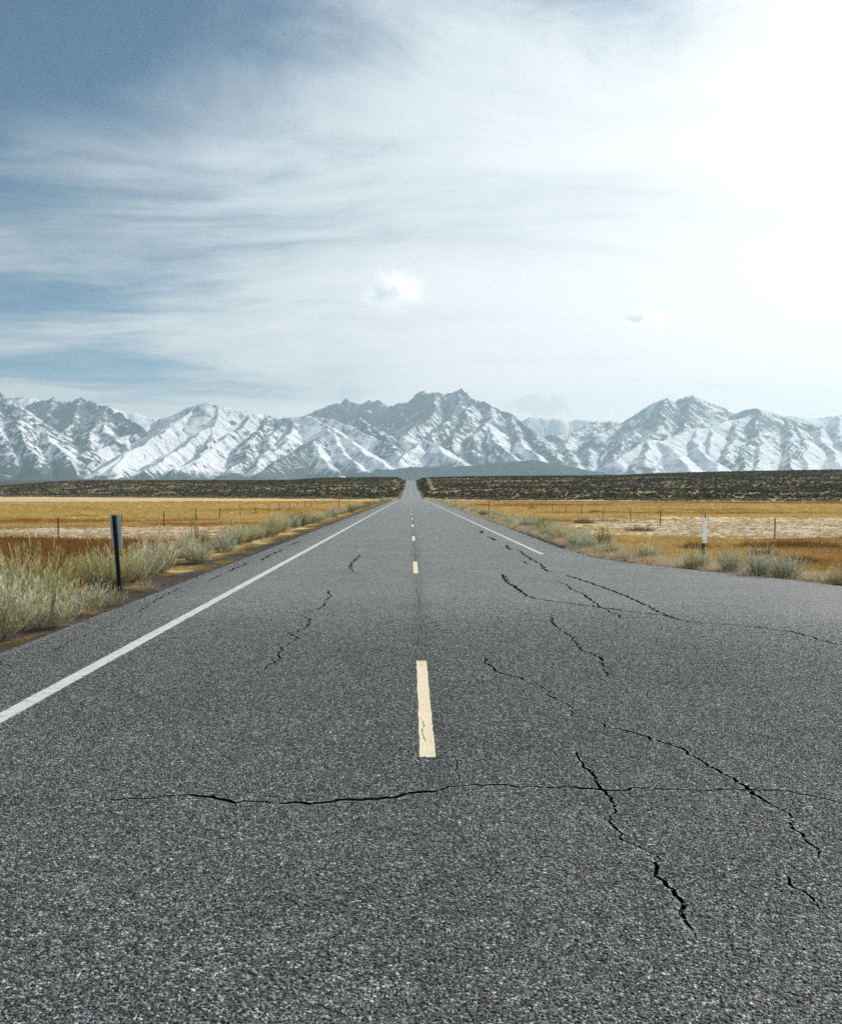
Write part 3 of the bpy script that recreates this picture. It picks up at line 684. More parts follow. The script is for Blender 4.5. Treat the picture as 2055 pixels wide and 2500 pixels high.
    RL(*Z4, [(1260, 300, 12.6), (1330, 290, 12.6), (1440, 315, 12.6), (1550, 320, 12.8), (1650, 296, 13.0), (1736, 284, 13.0), (2200, 230, 13.0), (2700, 250, 13.0), (3300, 300, 12.8)], 0.75, 0.45),
    RL(*Z4, [(1736, 284, 13.0), (1690, 380, 11.6), (1720, 450, 10.6)], 0.7, 0.4), RL(*Z4, [(2200, 230, 13.0), (2250, 400, 11.0), (2400, 600, 9.2)], 0.7, 0.4),
    RL(*Z4, [(610, 144, 11.1), (560, 280, 10.6), (480, 420, 9.9), (430, 465, 9.6)], 0.75, 0.65), RL(*Z4, [(415, 158, 11.1), (330, 290, 10.6), (310, 420, 10.0), (260, 480, 9.7)], 0.75, 0.7),
    RL(*Z4, [(200, 280, 11.1), (130, 420, 10.4), (60, 540, 9.7), (0, 620, 9.2)], 0.75, 0.75),
    RL(*Z4, [(0, 640, 8.7), (100, 570, 9.0), (230, 490, 9.3), (330, 480, 9.4), (400, 490, 9.4), (480, 450, 9.6), (560, 395, 9.9), (700, 390, 10.0), (850, 340, 10.2), (1000, 305, 10.4), (1070, 240, 10.5)], 0.62, 0.3),
    RL(*Z4, [(330, 480, 9.4), (450, 580, 8.8), (560, 690, 8.1)], 0.6, 0.25), RL(*Z4, [(250, 490, 9.3), (270, 560, 8.9), (200, 650, 8.4)], 0.66, 0.6),
    RL(*Z4, [(600, 400, 9.9), (660, 540, 9.2), (750, 660, 8.4), (800, 720, 8.0)], 0.6, 0.3), RL(*Z4, [(720, 395, 10.0), (760, 500, 9.4), (740, 580, 9.0)], 0.66, 0.4),
    RL(*Z4, [(930, 320, 10.3), (910, 450, 9.7), (890, 520, 9.3), (860, 650, 8.5)], 0.72, 0.7),
    RL(*Z4, [(1100, 250, 10.5), (1080, 440, 9.6), (1010, 560, 9.0), (990, 700, 8.2)], 0.72, 0.75), RL(*Z4, [(1080, 440, 9.6), (1130, 600, 8.8), (1080, 700, 8.2)], 0.7, 0.6),
    RL(*Z4, [(1300, 318, 10.5), (1350, 420, 9.8), (1310, 580, 9.0)], 0.72, 0.7), RL(*Z4, [(1400, 345, 10.4), (1425, 480, 9.5), (1370, 600, 8.8), (1350, 710, 8.1)], 0.72, 0.75),
    RL(*Z4, [(1425, 480, 9.5), (1470, 640, 8.6), (1500, 720, 8.1)], 0.66, 0.45), RL(*Z4, [(1550, 390, 10.1), (1620, 560, 9.2), (1736, 690, 8.3)], 0.64, 0.35), RL(*Z4, [(1736, 460, 9.8), (1850, 600, 8.9), (1900, 700, 8.2)], 0.64, 0.35),
]
def build_mountains():
    nu, nd = 1240, 400
    us = np.linspace(-0.66, 0.66, nu)
    Ds = np.concatenate([np.linspace(6200, 7600, 60, endpoint=False), np.linspace(7600, 12000, 260, endpoint=False), np.linspace(12000, 15500, 80)])
    U, DD = np.meshgrid(us, Ds); X = (U * DD).astype(np.float32); Y = DD.astype(np.float32); sh = X.shape
    wx = X + 70 * fbm(X / 900, Y / 900, 2) + 26 * fbm(X / 240 + 9, Y / 240, 2); wy = Y + 70 * fbm(X / 900 + 31, Y / 900 + 7, 2) + 26 * fbm(X / 240, Y / 240 + 13, 2)
    wx = wx.astype(np.float32); wy = wy.astype(np.float32)
    H1 = np.full(sh, -1e4, np.float32); H2 = H1.copy(); SS = np.zeros(sh, np.float32); DN = np.zeros(sh, np.float32)
    ID = np.zeros(sh, np.int32); RK = np.zeros(sh, np.float32); WD = np.zeros(sh, np.float32); SD = np.zeros(sh, np.float32)
    for rid, r in enumerate(RIDGES):
        P = np.array([((px - HX) * D * 1000 / F, D * 1000, EYE + (HY - py) * D * 1000 / F) for px, py, D in r['p']])
        gsl = 0.0 if len(P) > 9 else (P[-1, 2] - P[0, 2]) / np.hypot(*np.diff(P[:, :2], axis=0).T).sum()
        best = np.full(sh, -1e4, np.float32); bs = np.zeros(sh, np.float32); bd = np.zeros(sh, np.float32); bsd = np.zeros(sh, np.float32)
        m = r['m']; acc = 0.0; reach = 1500.0
        i0, i1 = np.searchsorted(Ds, [P[:, 1].min() - reach, P[:, 1].max() + reach])
        umin = (P[:, 0] / P[:, 1]).min() - reach / 8600; umax = (P[:, 0] / P[:, 1]).max() + reach / 8600
        j0, j1 = np.searchsorted(us, [umin, umax])
        if i1 <= i0 or j1 <= j0: continue
        sl = (slice(i0, i1), slice(j0, j1)); lx, ly = wx[sl], wy[sl]
        for a, b in zip(P, P[1:]):
            ex, ey = b[0] - a[0], b[1] - a[1]; L2 = ex * ex + ey * ey; L = math.sqrt(L2)
            t = np.clip(((lx - a[0]) * ex + (ly - a[1]) * ey) / L2, 0, 1)
            qx, qy = lx - a[0] - t * ex, ly - a[1] - t * ey
            d = np.hypot(qx, qy)
            h = a[2] + (b[2] - a[2]) * t - m * d * (1.0 - 0.10 * np.clip(d / 900, 0, 1))
            bt = best[sl]; msk = h > bt
            bt[msk] = h[msk]; bs[sl][msk] = (acc + t * L + d * gsl / m * 1.5)[msk]; bd[sl][msk] = d[msk]
            bsd[sl][msk] = np.sign(ex * qy - ey * qx)[msk]
            acc += L
        msk = best > H1
        H2 = np.where(msk, H1, np.maximum(H2, best)); H1 = np.where(msk, best, H1)
        SS = np.where(msk, bs, SS); DN = np.where(msk, bd, DN); ID = np.where(msk, rid, ID); SD = np.where(msk, bsd, SD)
        RK = np.where(msk, r['rock'], RK); WD = np.where(msk, r['wood'], WD)
    ident = ID * 37.7 + SD * 11.3
    fade = sstep(0, 70, H1 - H2) * sstep(0, 120, DN)
    wob = 0.55 * fbm(X / 420 + 3, Y / 420, 3)
    f1 = perlin(SS / 190 + ident + wob, DN / 1500 + ident); f2 = perlin(SS / 95 + ident * 1.7 + wob * 2, DN / 700 - ident); f3 = perlin(SS / 42 + ident * 0.7 + wob * 4, DN / 330 + 3)
    rib = -np.abs(f1) * 1.7 + 0.5                                        # sharp ribs between scoured chutes
    flute = rib * 22 + (0.35 - np.abs(f2) * 1.4) * 17 * (0.4 + RK) + f3 * 10 * (0.35 + RK)
    base = base_plain(DD) - 3 - 60 * sstep(6900, 8200, DD)
    RK2 = sstep(0.3, 0.9, RK)
    crag = (0.5 - np.abs(fbm(X / 210 + 50, Y / 210, 4))) * 50 * RK2 + fbm(X / 60, Y / 60, 3) * 8 * (0.15 + RK2)
    T = H1 + flute * fade * (1 - 0.8 * WD) * np.clip((H1 - base) / 260, 0, 1) + crag * np.clip((H1 - base) / 300, 0, 1) * (1 - WD)
    k = 20.0; H = base + k * np.logaddexp(0, np.clip((T - base) / k, -30, 60))
    H = H + 3.5 * fbm(X / 120, Y / 120, 3) * np.clip((H - base) / 60, 0, 1)
    H[0, :] -= 60
    # snow cover
    gy = np.gradient(H, axis=0) / np.gradient(DD, axis=0); gxu = np.gradient(H, axis=1) / (np.gradient(U, axis=1) * DD)
    slope = np.hypot(gxu, gy - gxu * U)
    lap = H - 0.25 * (np.roll(H, 2, 1) + np.roll(H, -2, 1) + np.roll(H, 1, 0) + np.roll(H, -1, 0))
    streak = perlin(SS / 62 + ident + wob * 2, DN / 1100 + 7) + 0.7 * perlin(SS / 27 + ident + wob * 3, DN / 650)
    line = 285 + 130 * perlin(X / 800 + 2, Y / 800) - 200 * streak * (0.5 + 0.5 * fade) + np.interp(HX + U * F, [-300, 0, 250, 900, 1100, 1400, 1520, 2055], [200, 120, 50, 60, 60, -60, -220, -260])
    line = line - 225
    snow = sstep(-80, 110, H - base * 0.35 - line)
    rocky = 0.85 * sstep(0.62, 1.2, slope + 0.25 * streak) * (0.2 + 0.9 * RK) + 0.55 * sstep(2.0, 11.0, lap) * (0.3 + RK) + (0.55 * RK + 0.02) * sstep(0.05, 0.5, f2 * 0.8 + streak * 0.55 + 0.12)
    # left faces: wind-scoured rock, plus their shade painted in as thinner snow
    rocky = rocky + 0.30 * RK * sstep(0.2, 0.8, gxu)
    snow = snow * np.clip(0.80 - 0.8 * rocky, 0, 1)
    wood = np.clip(sstep(60, -60, H - base * 0.35 - line) + WD, 0, 1)
    snow = snow * (1 - 0.2 * sstep(480, 850, H) * sstep(0.15, 0.5, RK)) * (1 - WD)
    cov = np.stack([snow.ravel(), wood.ravel(), np.zeros(snow.size)], 1)
    i = np.arange(sh[0] - 1)[:, None] * sh[1] + np.arange(sh[1] - 1)[None, :]
    q = np.stack([i, i + 1, i + sh[1] + 1, i + sh[1]], -1).reshape(-1, 4)
    me = mesh_np('mountains', np.stack([X.ravel(), Y.ravel(), H.ravel()], 1), quads=q)
    set_attr(me, 'cover', cov, 'FLOAT_VECTOR')
    set_attr(me, 'fall', np.stack([(SS + wob * 90).ravel(), DN.ravel(), ident.ravel() % 50], 1), 'FLOAT_VECTOR')
    o = obj('mountains', me, MOUNT); tag(o, 'snow-streaked mountain range across the end of the road', 'mountains', kind='structure')
    return X, Y, H
MX, MY, MH = build_mountains()

# ------------------------------------------------------------------ air
def build_haze():
    bm = bmesh.new(); bmesh.ops.create_cube(bm, size=1.0)
    x, y0, y1, z0, z1 = 14000.0, -4000.0, 17000.0, -60.0, 1750.0
    for v in bm.verts: v.co = ((v.co.x) * 2 * x, y0 + (v.co.y + 0.5) * (y1 - y0), z0 + (v.co.z + 0.5) * (z1 - z0))
    me = bpy.data.meshes.new('haze'); bm.to_mesh(me); bm.free()
    m, g, out = new_mat('haze_air')
    pv = g.n('ShaderNodeVolumePrincipled', {'Color': (0.62, 0.84, 0.95, 1), 'Density': 6.5e-5, 'Anisotropy': 0.25})
    g.link(pv.outputs[0], out.inputs['Volume'])
    m.cycles.homogeneous_volume = True
    o = obj('haze', me, m); tag(o, 'thin blue haze between the road and the mountains', 'haze', kind='stuff')
build_haze()

# ------------------------------------------------------------------ plants
def blades(P0, DIR, L, Wd, C0, C1, bend=0.25, rng=RNG):
    """tapered bent blades: 5 verts, 2 faces each"""
    n = len(P0)
    up = np.array([0, 0, 1.0]); r = rng.normal(size=(n, 3)); side = np.cross(DIR, r); side /= np.linalg.norm(side, axis=1)[:, None] + 1e-9
    b = rng.normal(size=(n, 3)) * bend * L[:, None] * 0.5
    mid = P0 + DIR * (L * 0.55)[:, None] + b * 0.3; tip = P0 + DIR * L[:, None] + b
    w = (Wd * 0.5)[:, None]
    V = np.stack([P0 - side * w, P0 + side * w, mid + side * w * 0.8, mid - side * w * 0.8, tip], 1).reshape(-1, 3)
    k = np.arange(n) * 5
    Q = np.stack([k, k + 1, k + 2, k + 3], 1); T = np.stack([k + 3, k + 2, k + 4], 1)
    cm = (C0 + C1) / 2
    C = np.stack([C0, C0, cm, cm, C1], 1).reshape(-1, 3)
    return V, T, Q, C
def merge(parts):
    V, T, Q, C, o = [], [], [], [], 0
    for v, t, q, c in parts:
        V.append(v); C.append(c); T.append(t + o); Q.append(q + o); o += len(v)
    return np.concatenate(V), np.concatenate(T), np.concatenate(Q), np.concatenate(C)
def leaf_mesh(name, parts, mat):
    V, T, Q, C = merge(parts)
    me = mesh_np(name, V, T, Q, smooth=False); set_attr(me, 'col', np.clip(C, 0, 1)); me.materials.append(mat)
    return me
PAL = {   # lower colour, upper colour, share of straw-coloured blades
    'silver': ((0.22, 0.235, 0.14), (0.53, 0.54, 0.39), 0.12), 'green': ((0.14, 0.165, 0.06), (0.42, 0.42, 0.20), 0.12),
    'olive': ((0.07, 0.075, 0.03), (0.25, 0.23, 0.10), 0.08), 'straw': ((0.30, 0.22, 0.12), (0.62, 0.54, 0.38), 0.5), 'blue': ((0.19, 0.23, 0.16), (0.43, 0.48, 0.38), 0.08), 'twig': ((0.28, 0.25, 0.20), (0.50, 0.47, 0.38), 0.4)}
def bush_meshes(seed, kind, stems=95, twigs=22, lean=0.85, wid=0.0075):
    """unit bush: about 1 m high, fan of wands with fine upright leaves; returns wood mesh and foliage mesh"""
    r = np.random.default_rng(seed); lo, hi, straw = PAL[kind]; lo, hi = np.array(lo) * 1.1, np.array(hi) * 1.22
    az = r.uniform(0, 2 * np.pi, stems); rad = np.sqrt(r.uniform(0, 1, stems)) * 0.22
    base = np.stack([np.cos(az) * rad, np.sin(az) * rad, np.full(stems, -0.03)], 1)
    tilt = np.clip((rad / 0.22) * lean + r.normal(0, 0.16, stems), 0, 1.35); a2 = az + r.normal(0, 0.5, stems)
    H = r.uniform(0.72, 1.08, stems) * (1 - 0.22 * tilt)
    lump = 1 + 0.16 * np.sin(a2 * 2 + seed) + 0.12 * np.sin(a2 * 5 + seed * 2); H *= lump
    d0 = np.stack([np.cos(a2) * np.sin(tilt), np.sin(a2) * np.sin(tilt), np.cos(tilt)], 1)
    d1 = d0 * 0.55 + np.array([0, 0, 0.6]); d1 /= np.linalg.norm(d1, axis=1)[:, None]
    def at(t): t = t[:, None]; return base[idx] + d0[idx] * (H[idx, None] * t * (1 - 0.5 * t)) + d1[idx] * (H[idx, None] * t * t * 0.5)
    idx = np.arange(stems); segs = []
    ts = np.linspace(0, 0.95, 5); wood = np.array([[0.20, 0.155, 0.11]]) * r.uniform(0.6, 1.3, (stems, 1))
    for k in range(4):
        p, q = at(np.full(stems, ts[k])), at(np.full(stems, ts[k + 1])); d = q - p; L = np.linalg.norm(d, axis=1)
        c = wood * (1 - k * 0.12) + hi * (k * 0.10)
        segs.append(blades(p, d / L[:, None], L * 1.15, np.full(stems, 0.011 - 0.002 * k), c, c, 0.03, r))
    n = stems * twigs; idx = np.repeat(np.arange(stems), twigs)
    t = r.uniform(0.12, 1.0, n) ** 0.75
    p = at(t); ax = d0[idx] * (1 - t[:, None]) + d1[idx] * t[:, None]
    d = ax + r.normal(0, 0.30, (n, 3)) + np.array([0, 0, 0.30]); d /= np.linalg.norm(d, axis=1)[:, None]
    L = r.uniform(0.07, 0.20, n) * (1.1 - 0.45 * t)
    v = r.uniform(0.7, 1.25, (n, 1)) * np.repeat(r.uniform(0.8, 1.18, (stems, 1)), twigs, 0)
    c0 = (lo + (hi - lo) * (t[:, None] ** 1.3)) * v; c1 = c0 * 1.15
    s = (r.uniform(size=n) < straw) | (np.repeat(r.uniform(size=stems), twigs) < straw * 0.6)
    c0[s] = np.array([0.42, 0.33, 0.17]) * v[s]; c1[s] = np.array([0.56, 0.45, 0.24]) * v[s]
    if kind in ('green', 'olive', 'silver'):
        fl = (t > 0.86) & (r.uniform(size=n) < 0.25); c1[fl] = np.array([0.55, 0.43, 0.17]) * v[fl]      # spent flower heads
    leaves = [blades(p, d, L, np.full(n, wid) * r.uniform(0.7, 1.4, n), c0, c1, 0.35, r)]
    return leaf_mesh('stems', segs, LEAF), leaf_mesh('foliage', leaves, LEAF)
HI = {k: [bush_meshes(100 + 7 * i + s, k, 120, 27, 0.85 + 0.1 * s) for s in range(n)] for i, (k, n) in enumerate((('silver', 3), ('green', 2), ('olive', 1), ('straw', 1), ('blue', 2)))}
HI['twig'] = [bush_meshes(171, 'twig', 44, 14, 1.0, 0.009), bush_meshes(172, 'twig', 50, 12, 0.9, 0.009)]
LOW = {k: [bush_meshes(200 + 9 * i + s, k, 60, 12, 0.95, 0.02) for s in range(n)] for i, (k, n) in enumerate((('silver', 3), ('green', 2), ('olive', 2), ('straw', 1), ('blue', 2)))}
def bush(x, y, h, wide, kind, label, group, hi=True, seed=0):
    lib = HI if hi else LOW; st, fo = lib[kind][seed % len(lib[kind])]
    rnd = random.Random(int(x * 977 + y * 131))
    e = empty('roadside_bush', (x, y, float(terrain(np.array([x]), np.array([y]))[0])), rnd.uniform(0, 6.28))
    e.scale = (wide, wide, h); tag(e, label, 'bush', group)
    a = bpy.data.objects.new('stems', st); b = bpy.data.objects.new('foliage', fo)
    for o in (a, b): COL.objects.link(o); o.parent = e; o['kind'] = 'stuff'
    return e
GL, GR = 'bushes along the left verge', 'bushes along the right verge'
NEAR = [
    (-5.25, 11.7, 0.98, 1.05, 'silver', 'tall silvery bush at the left edge of the picture beside the shoulder', GL),
    (-5.0, 12.9, 0.62, 0.85, 'silver', 'low pale silver bush spilling to the pavement nearest the camera', GL),
    (-6.15, 13.3, 1.0, 1.0, 'silver', 'pale bush behind the tall silvery bush at the left edge', GL),
    (-6.3, 16.0, 1.06, 1.05, 'green', 'large rounded yellow-green bush left of the leaning marker post', GL),
    (-5.55, 14.6, 0.66, 0.7, 'green', 'smaller green bush in front of the large rounded yellow-green bush', GL),
    (-5.85, 18.4, 0.86, 0.95, 'green', 'feathery green bush just left of the leaning marker post', GL),
    (-7.3, 17.2, 0.8, 1.0, 'silver', 'grey-green bush half hidden behind the rounded yellow-green bush', GL),
    (-5.2, 15.1, 0.46, 0.6, 'silver', 'short silver bush between the twiggy bushes left of the marker', GL),
    (-4.86, 14.1, 0.40, 0.5, 'twig', 'small bare twiggy bush at the pavement edge left of the marker', GL),
    (-4.83, 15.4, 0.34, 0.48, 'twig', 'sparse pale twiggy bush at the foot of the leaning marker post', GL),
    (-4.9, 17.6, 0.30, 0.42, 'twig', 'tiny pale twiggy bush on dark soil right of the leaning marker', GL),
    (-5.75, 19.7, 0.88, 0.95, 'silver', 'pale bush standing behind and right of the leaning marker post', GL),
    (-5.75, 21.4, 0.84, 0.95, 'silver', 'broad pale bush, second to the right of the leaning marker', GL),
    (-7.1, 21.8, 0.95, 1.0, 'green', 'greenish bush behind the broad pale bush right of the marker', GL),
    (-6.4, 24.2, 0.95, 0.9, 'straw', 'fluffy beige bush rising above the pale bushes of the left verge', GL),
    (-5.6, 24.8, 0.66, 0.8, 'silver', 'low pale bush in front of the fluffy beige bush', GL),
    (-6.5, 27.4, 0.85, 0.8, 'silver', 'pale bush between the beige bush and the dark olive bush', GL),
    (-6.9, 30.6, 1.05, 0.85, 'olive', 'dark olive bush, the darkest on the left verge', GL),
    (-5.9, 29.8, 0.62, 0.8, 'blue', 'low blue-green bush in front of the dark olive bush', GL),
    (-6.2, 33.5, 0.85, 0.85, 'silver', 'pale green bush right of the dark olive bush', GL),
    (6.95, 23.0, 0.55, 0.62, 'silver', 'pale bush at the foot of the white marker panel', GR),
    (7.42, 21.95, 0.62, 0.46, 'blue', 'upright blue-grey bush right of the white marker panel', GR),
    (7.62, 20.75, 0.68, 0.56, 'blue', 'taller green bush, second right of the white marker panel', GR),
    (8.02, 20.3, 0.58, 0.68, 'blue', 'wide spreading green bush near the right edge of the picture', GR),
    (8.62, 18.9, 0.46, 0.5, 'straw', 'straw-coloured bush at the right edge of the picture', GR),
    (8.75, 17.6, 0.60, 0.5, 'twig', 'bare twiggy bush at the right edge of the side road', GR),
    (6.55, 26.2, 0.60, 0.6, 'silver', 'yellowish-green bush standing alone left of the white marker', GR),
    (5.95, 26.4, 0.38, 0.45, 'twig', 'small dry twiggy bush where the side road curves off', GR),
    (6.05, 28.6, 0.46, 0.55, 'silver', 'low pale bush where the right edge line ends', GR),
    (6.75, 33.2, 0.70, 0.62, 'olive', 'dark twiggy bush rising behind the right verge bushes', GR),
    (5.75, 30.6, 0.52, 0.7, 'blue', 'blue-grey bush beside the end of the right edge line', GR),
]
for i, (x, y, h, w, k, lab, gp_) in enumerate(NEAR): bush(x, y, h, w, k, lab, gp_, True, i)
ORD = ['first', 'second', 'third', 'fourth', 'fifth', 'sixth', 'seventh', 'eighth', 'ninth', 'tenth', 'eleventh', 'twelfth']
LOOK = {'silver': 'pale silvery', 'green': 'yellow-green', 'olive': 'dark olive', 'straw': 'straw-coloured', 'blue': 'grey-green'}
def rows():
    r = random.Random(21)
    for left in (True, False):
        y = 35.5 if left else 32.0; seen = {}
        marks = ((80, 'before the red snow pole'), (164, 'between snow pole and diamond sign')) if left else ((66.6, 'before the nearest red snow pole'), (115, 'between first and second snow pole'), (171, 'between second and third snow pole'))
        side = 'left' if left else 'right'
        while y < 300:
            hi = y < (60 if left else 55)
            if left:
                x = -r.uniform(5.75, 6.3) if r.random() < 0.55 else -r.uniform(6.3, 7.6)
                k = r.choices(['silver', 'green', 'olive', 'straw', 'blue'], [5, 3, 2.2, 0.5, 1.2])[0]; s = r.uniform(0.62, 1.02); w = s * r.uniform(0.9, 1.2)
            else:
                x = r.uniform(5.75, 6.5) if r.random() < 0.65 else r.uniform(6.5, 7.9)
                k = r.choices(['silver', 'blue', 'straw', 'olive', 'green'], [5, 4, 1.2, 0.8, 1])[0]; s = r.uniform(0.42, 0.74); w = s * r.uniform(1.0, 1.4)
            place = next((m[1] for m in marks if y < m[0]), None)
            if place:
                n = seen[(place, k)] = seen.get((place, k), 0) + 1
                lab = f'{ORD[n - 1]} {LOOK[k]} bush counted from the camera, {place}, {side} verge' if n <= 12 else f'{LOOK[k]} bush far along {place}, {side} verge'
            else: lab = f'tiny far {LOOK[k]} bush on the {side} verge ' + ('beyond the diamond sign' if left else 'beyond the third snow pole')
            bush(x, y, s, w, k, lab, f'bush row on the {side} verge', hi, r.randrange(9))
            y += r.uniform(0.6, 1.4) * (1 + y / 75)
rows()

# ------------------------------------------------------------------ scattered plants nobody could count
def scatter(name, pts, rot, scl, tint, idx, protos, label, cat):
    me = bpy.data.meshes.new(name); me.vertices.add(len(pts)); me.vertices.foreach_set('co', np.asarray(pts, np.float32).ravel())
    set_attr(me, 'rot', rot, 'FLOAT_VECTOR'); set_attr(me, 'scl', scl, 'FLOAT_VECTOR'); set_attr(me, 'tint', tint); set_attr(me, 'pick', idx, 'INT')
    o = obj(name, me); tag(o, label, cat, kind='stuff')
    coll = bpy.data.collections.new(name + '_kinds')
    for k, pm in enumerate(protos):
        po = bpy.data.objects.new(f'{name}_{k:02d}', pm); coll.objects.link(po)
    ng = bpy.data.node_groups.new(name, 'GeometryNodeTree')
    ng.interface.new_socket('Geometry', in_out='INPUT', socket_type='NodeSocketGeometry'); ng.interface.new_socket('Geometry', in_out='OUTPUT', socket_type='NodeSocketGeometry')
    N = ng.nodes; gi = N.new('NodeGroupInput'); go = N.new('NodeGroupOutput')
    ip = N.new('GeometryNodeInstanceOnPoints'); ci = N.new('GeometryNodeCollectionInfo')
    ci.inputs['Collection'].default_value = coll; ci.inputs['Separate Children'].default_value = True; ci.inputs['Reset Children'].default_value = True
    def na(nm, typ):
        a = N.new('GeometryNodeInputNamedAttribute'); a.data_type = typ; a.inputs['Name'].default_value = nm; return a.outputs[0]
    mp = N.new('GeometryNodeMeshToPoints')
    lk = ng.links.new
    lk(gi.outputs[0], mp.inputs[0]); lk(mp.outputs[0], ip.inputs['Points']); lk(ci.outputs[0], ip.inputs['Instance']); ip.inputs['Pick Instance'].default_value = True
    lk(na('pick', 'INT'), ip.inputs['Instance Index']); lk(na('scl', 'FLOAT_VECTOR'), ip.inputs['Scale'])
    er = N.new('FunctionNodeEulerToRotation'); lk(na('rot', 'FLOAT_VECTOR'), er.inputs[0]); lk(er.outputs[0], ip.inputs['Rotation'])
    lk(ip.outputs[0], go.inputs[0])
    md = o.modifiers.new('scatter', 'NODES'); md.node_group = ng
    return o
def tuft_mesh(seed, n, h, spread, wid, c0, c1):
    r = np.random.default_rng(seed); az = r.uniform(0, 6.283, n); rad = np.sqrt(r.uniform(size=n)) * spread * 0.5
    p = np.stack([np.cos(az) * rad, np.sin(az) * rad, np.full(n, -0.02)], 1); tl = np.abs(r.normal(0.35, 0.3, n))
    a2 = az + r.normal(0, 0.8, n); d = np.stack([np.cos(a2) * np.sin(tl), np.sin(a2) * np.sin(tl), np.cos(tl)], 1)
    L = h * r.uniform(0.5, 1.1, n); v = r.uniform(0.7, 1.25, (n, 1))
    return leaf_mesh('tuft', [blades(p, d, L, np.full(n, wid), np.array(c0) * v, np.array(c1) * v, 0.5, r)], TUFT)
def scrub_mesh(seed, n=46):
    """unit desert shrub: a mound of small leaf clumps"""
    r = np.random.default_rng(seed); az = r.uniform(0, 6.283, n); el = np.arcsin(r.uniform(0.0, 1, n)); rr = r.uniform(0.35, 1.0, n) ** 0.6
    lump = 1 + 0.22 * np.sin(az * 3 + seed)
    p = np.stack([np.cos(az) * np.cos(el) * rr * 0.55 * lump, np.sin(az) * np.cos(el) * rr * 0.55 * lump, 0.08 + np.sin(el) * rr * 0.72], 1)
    d = p - np.array([0, 0, 0.1]); d = d / np.linalg.norm(d, axis=1)[:, None] + r.normal(0, 0.35, (n, 3)); d /= np.linalg.norm(d, axis=1)[:, None]
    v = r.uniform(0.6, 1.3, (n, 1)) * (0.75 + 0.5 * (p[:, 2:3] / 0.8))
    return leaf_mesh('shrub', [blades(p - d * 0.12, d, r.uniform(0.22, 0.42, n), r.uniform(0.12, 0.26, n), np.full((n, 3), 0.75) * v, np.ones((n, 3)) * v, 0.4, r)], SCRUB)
def build_meadow():
    r = np.random.default_rng(31); n = 130000
    # even in the picture rather than on the ground: thin out with distance
    D = 14 * (330 / 14) ** r.uniform(0, 1, n) ; u = r.uniform(-0.60, 0.60, n); x = u * D
    d = pave_dist(x, D); ok = (d > 3.0 + 1.2 * r.uniform(size=n)); x, D = x[ok], D[ok]
    c = ground_col(x, D); z = terrain(x, D); n = len(x)
    pale = (c.min(1) > 0.2); rust = c[:, 0] < 0.32
    keep = r.uniform(size=n) < np.where(pale, 0.35, 1.0); x, D, c, z, rust, pale = x[keep], D[keep], c[keep], z[keep], rust[keep], pale[keep]; n = len(x)
    t = c * r.uniform(0.72, 1.35, (n, 1)); t[pale] = C_STRAW * r.uniform(0.6, 1.2, (pale.sum(), 1))
    s = r.uniform(0.5, 1.25, n) * np.where(rust & (D < 60), 1.5, 1.0) * np.where(pale, 0.6, 1.0) * (0.8 + D / 260)
    scl = np.stack([s * 1.3, s * 1.3, s * 0.8 * (1 + 0.4 * (rust & (D < 60)))], 1)
    rot = np.stack([np.zeros(n), np.zeros(n), r.uniform(0, 6.28, n)], 1)
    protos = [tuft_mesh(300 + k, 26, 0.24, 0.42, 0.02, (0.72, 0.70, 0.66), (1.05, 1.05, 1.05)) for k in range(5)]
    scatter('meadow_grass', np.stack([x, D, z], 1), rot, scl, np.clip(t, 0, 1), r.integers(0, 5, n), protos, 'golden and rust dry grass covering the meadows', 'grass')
    # verge: pale dry bunchgrass between the bushes, mats of straw on the soil
    n = 44000; D = 9.5 * (260 / 9.5) ** r.uniform(0, 1, n); L = r.uniform(size=n) < 0.5; off = np.abs(r.normal(0, 1.0, n)) * 1.4 + 0.22
    x = np.where(L, LEFT_E - off, 0.0)
    P = np.array(PAVE[1:18]); 
    xe = np.where(D > 31.4, RIGHT_E, np.interp(D, P[::-1, 1][:16][::1], P[::-1, 0][:16]) if False else np.interp(D, [10.0, 10.6, 11.4, 12.6, 14.2, 16, 18.2, 20, 21.7, 22.8, 24, 25.3, 26.8, 31.4], [40, 22, 16, 12.6, 10.6, 9.3, 8.3, 7.59, 6.72, 6.15, 5.65, 5.3, 5.03, 4.85]))
    x = np.where(L, x, xe + off * np.where(D < 27, 1.25, 1.0)); d = pave_dist(x, D)
    pn = fbm(x / 0.9, D / 1.6, 3)
    ok = (d > 0.12) & (d < 4.5) & (pn > np.where(L, np.where(D < 26, 0.30, 0.08), -0.30)) & (np.abs(x / D) < 0.62)
    x, D, L, d = x[ok], D[ok], L[ok], d[ok]; n = len(x); z = terrain(x, D)
    t = np.where(L[:, None], np.array([[0.52, 0.37, 0.14]]), np.array([[0.66, 0.57, 0.40]])) * r.uniform(0.7, 1.25, (n, 1))
    rs = r.uniform(size=n) < np.where(L, 0.05, 0.12); t[rs] = np.array([0.30, 0.13, 0.05]) * r.uniform(0.7, 1.2, (rs.sum(), 1))
    s = r.uniform(0.35, 1.0, n) * np.where(L, 0.6, 1.25) * (0.7 + D / 200) * np.where(d < 0.6, 0.6, 1.0); flat = np.where(L, 0.45, 0.8)
    scatter('verge_grass', np.stack([x, D, z], 1), np.stack([np.zeros(n), np.zeros(n), r.uniform(0, 6.28, n)], 1), np.stack([s, s, s * flat], 1), np.clip(t, 0, 1), r.integers(0, 4, n),
            [tuft_mesh(330 + k, 34, 0.26, 0.34, 0.008, (0.75, 0.72, 0.66), (1.05, 1.03, 1.0)) for k in range(4)], 'pale dry bunchgrass and straw along both verges', 'grass')
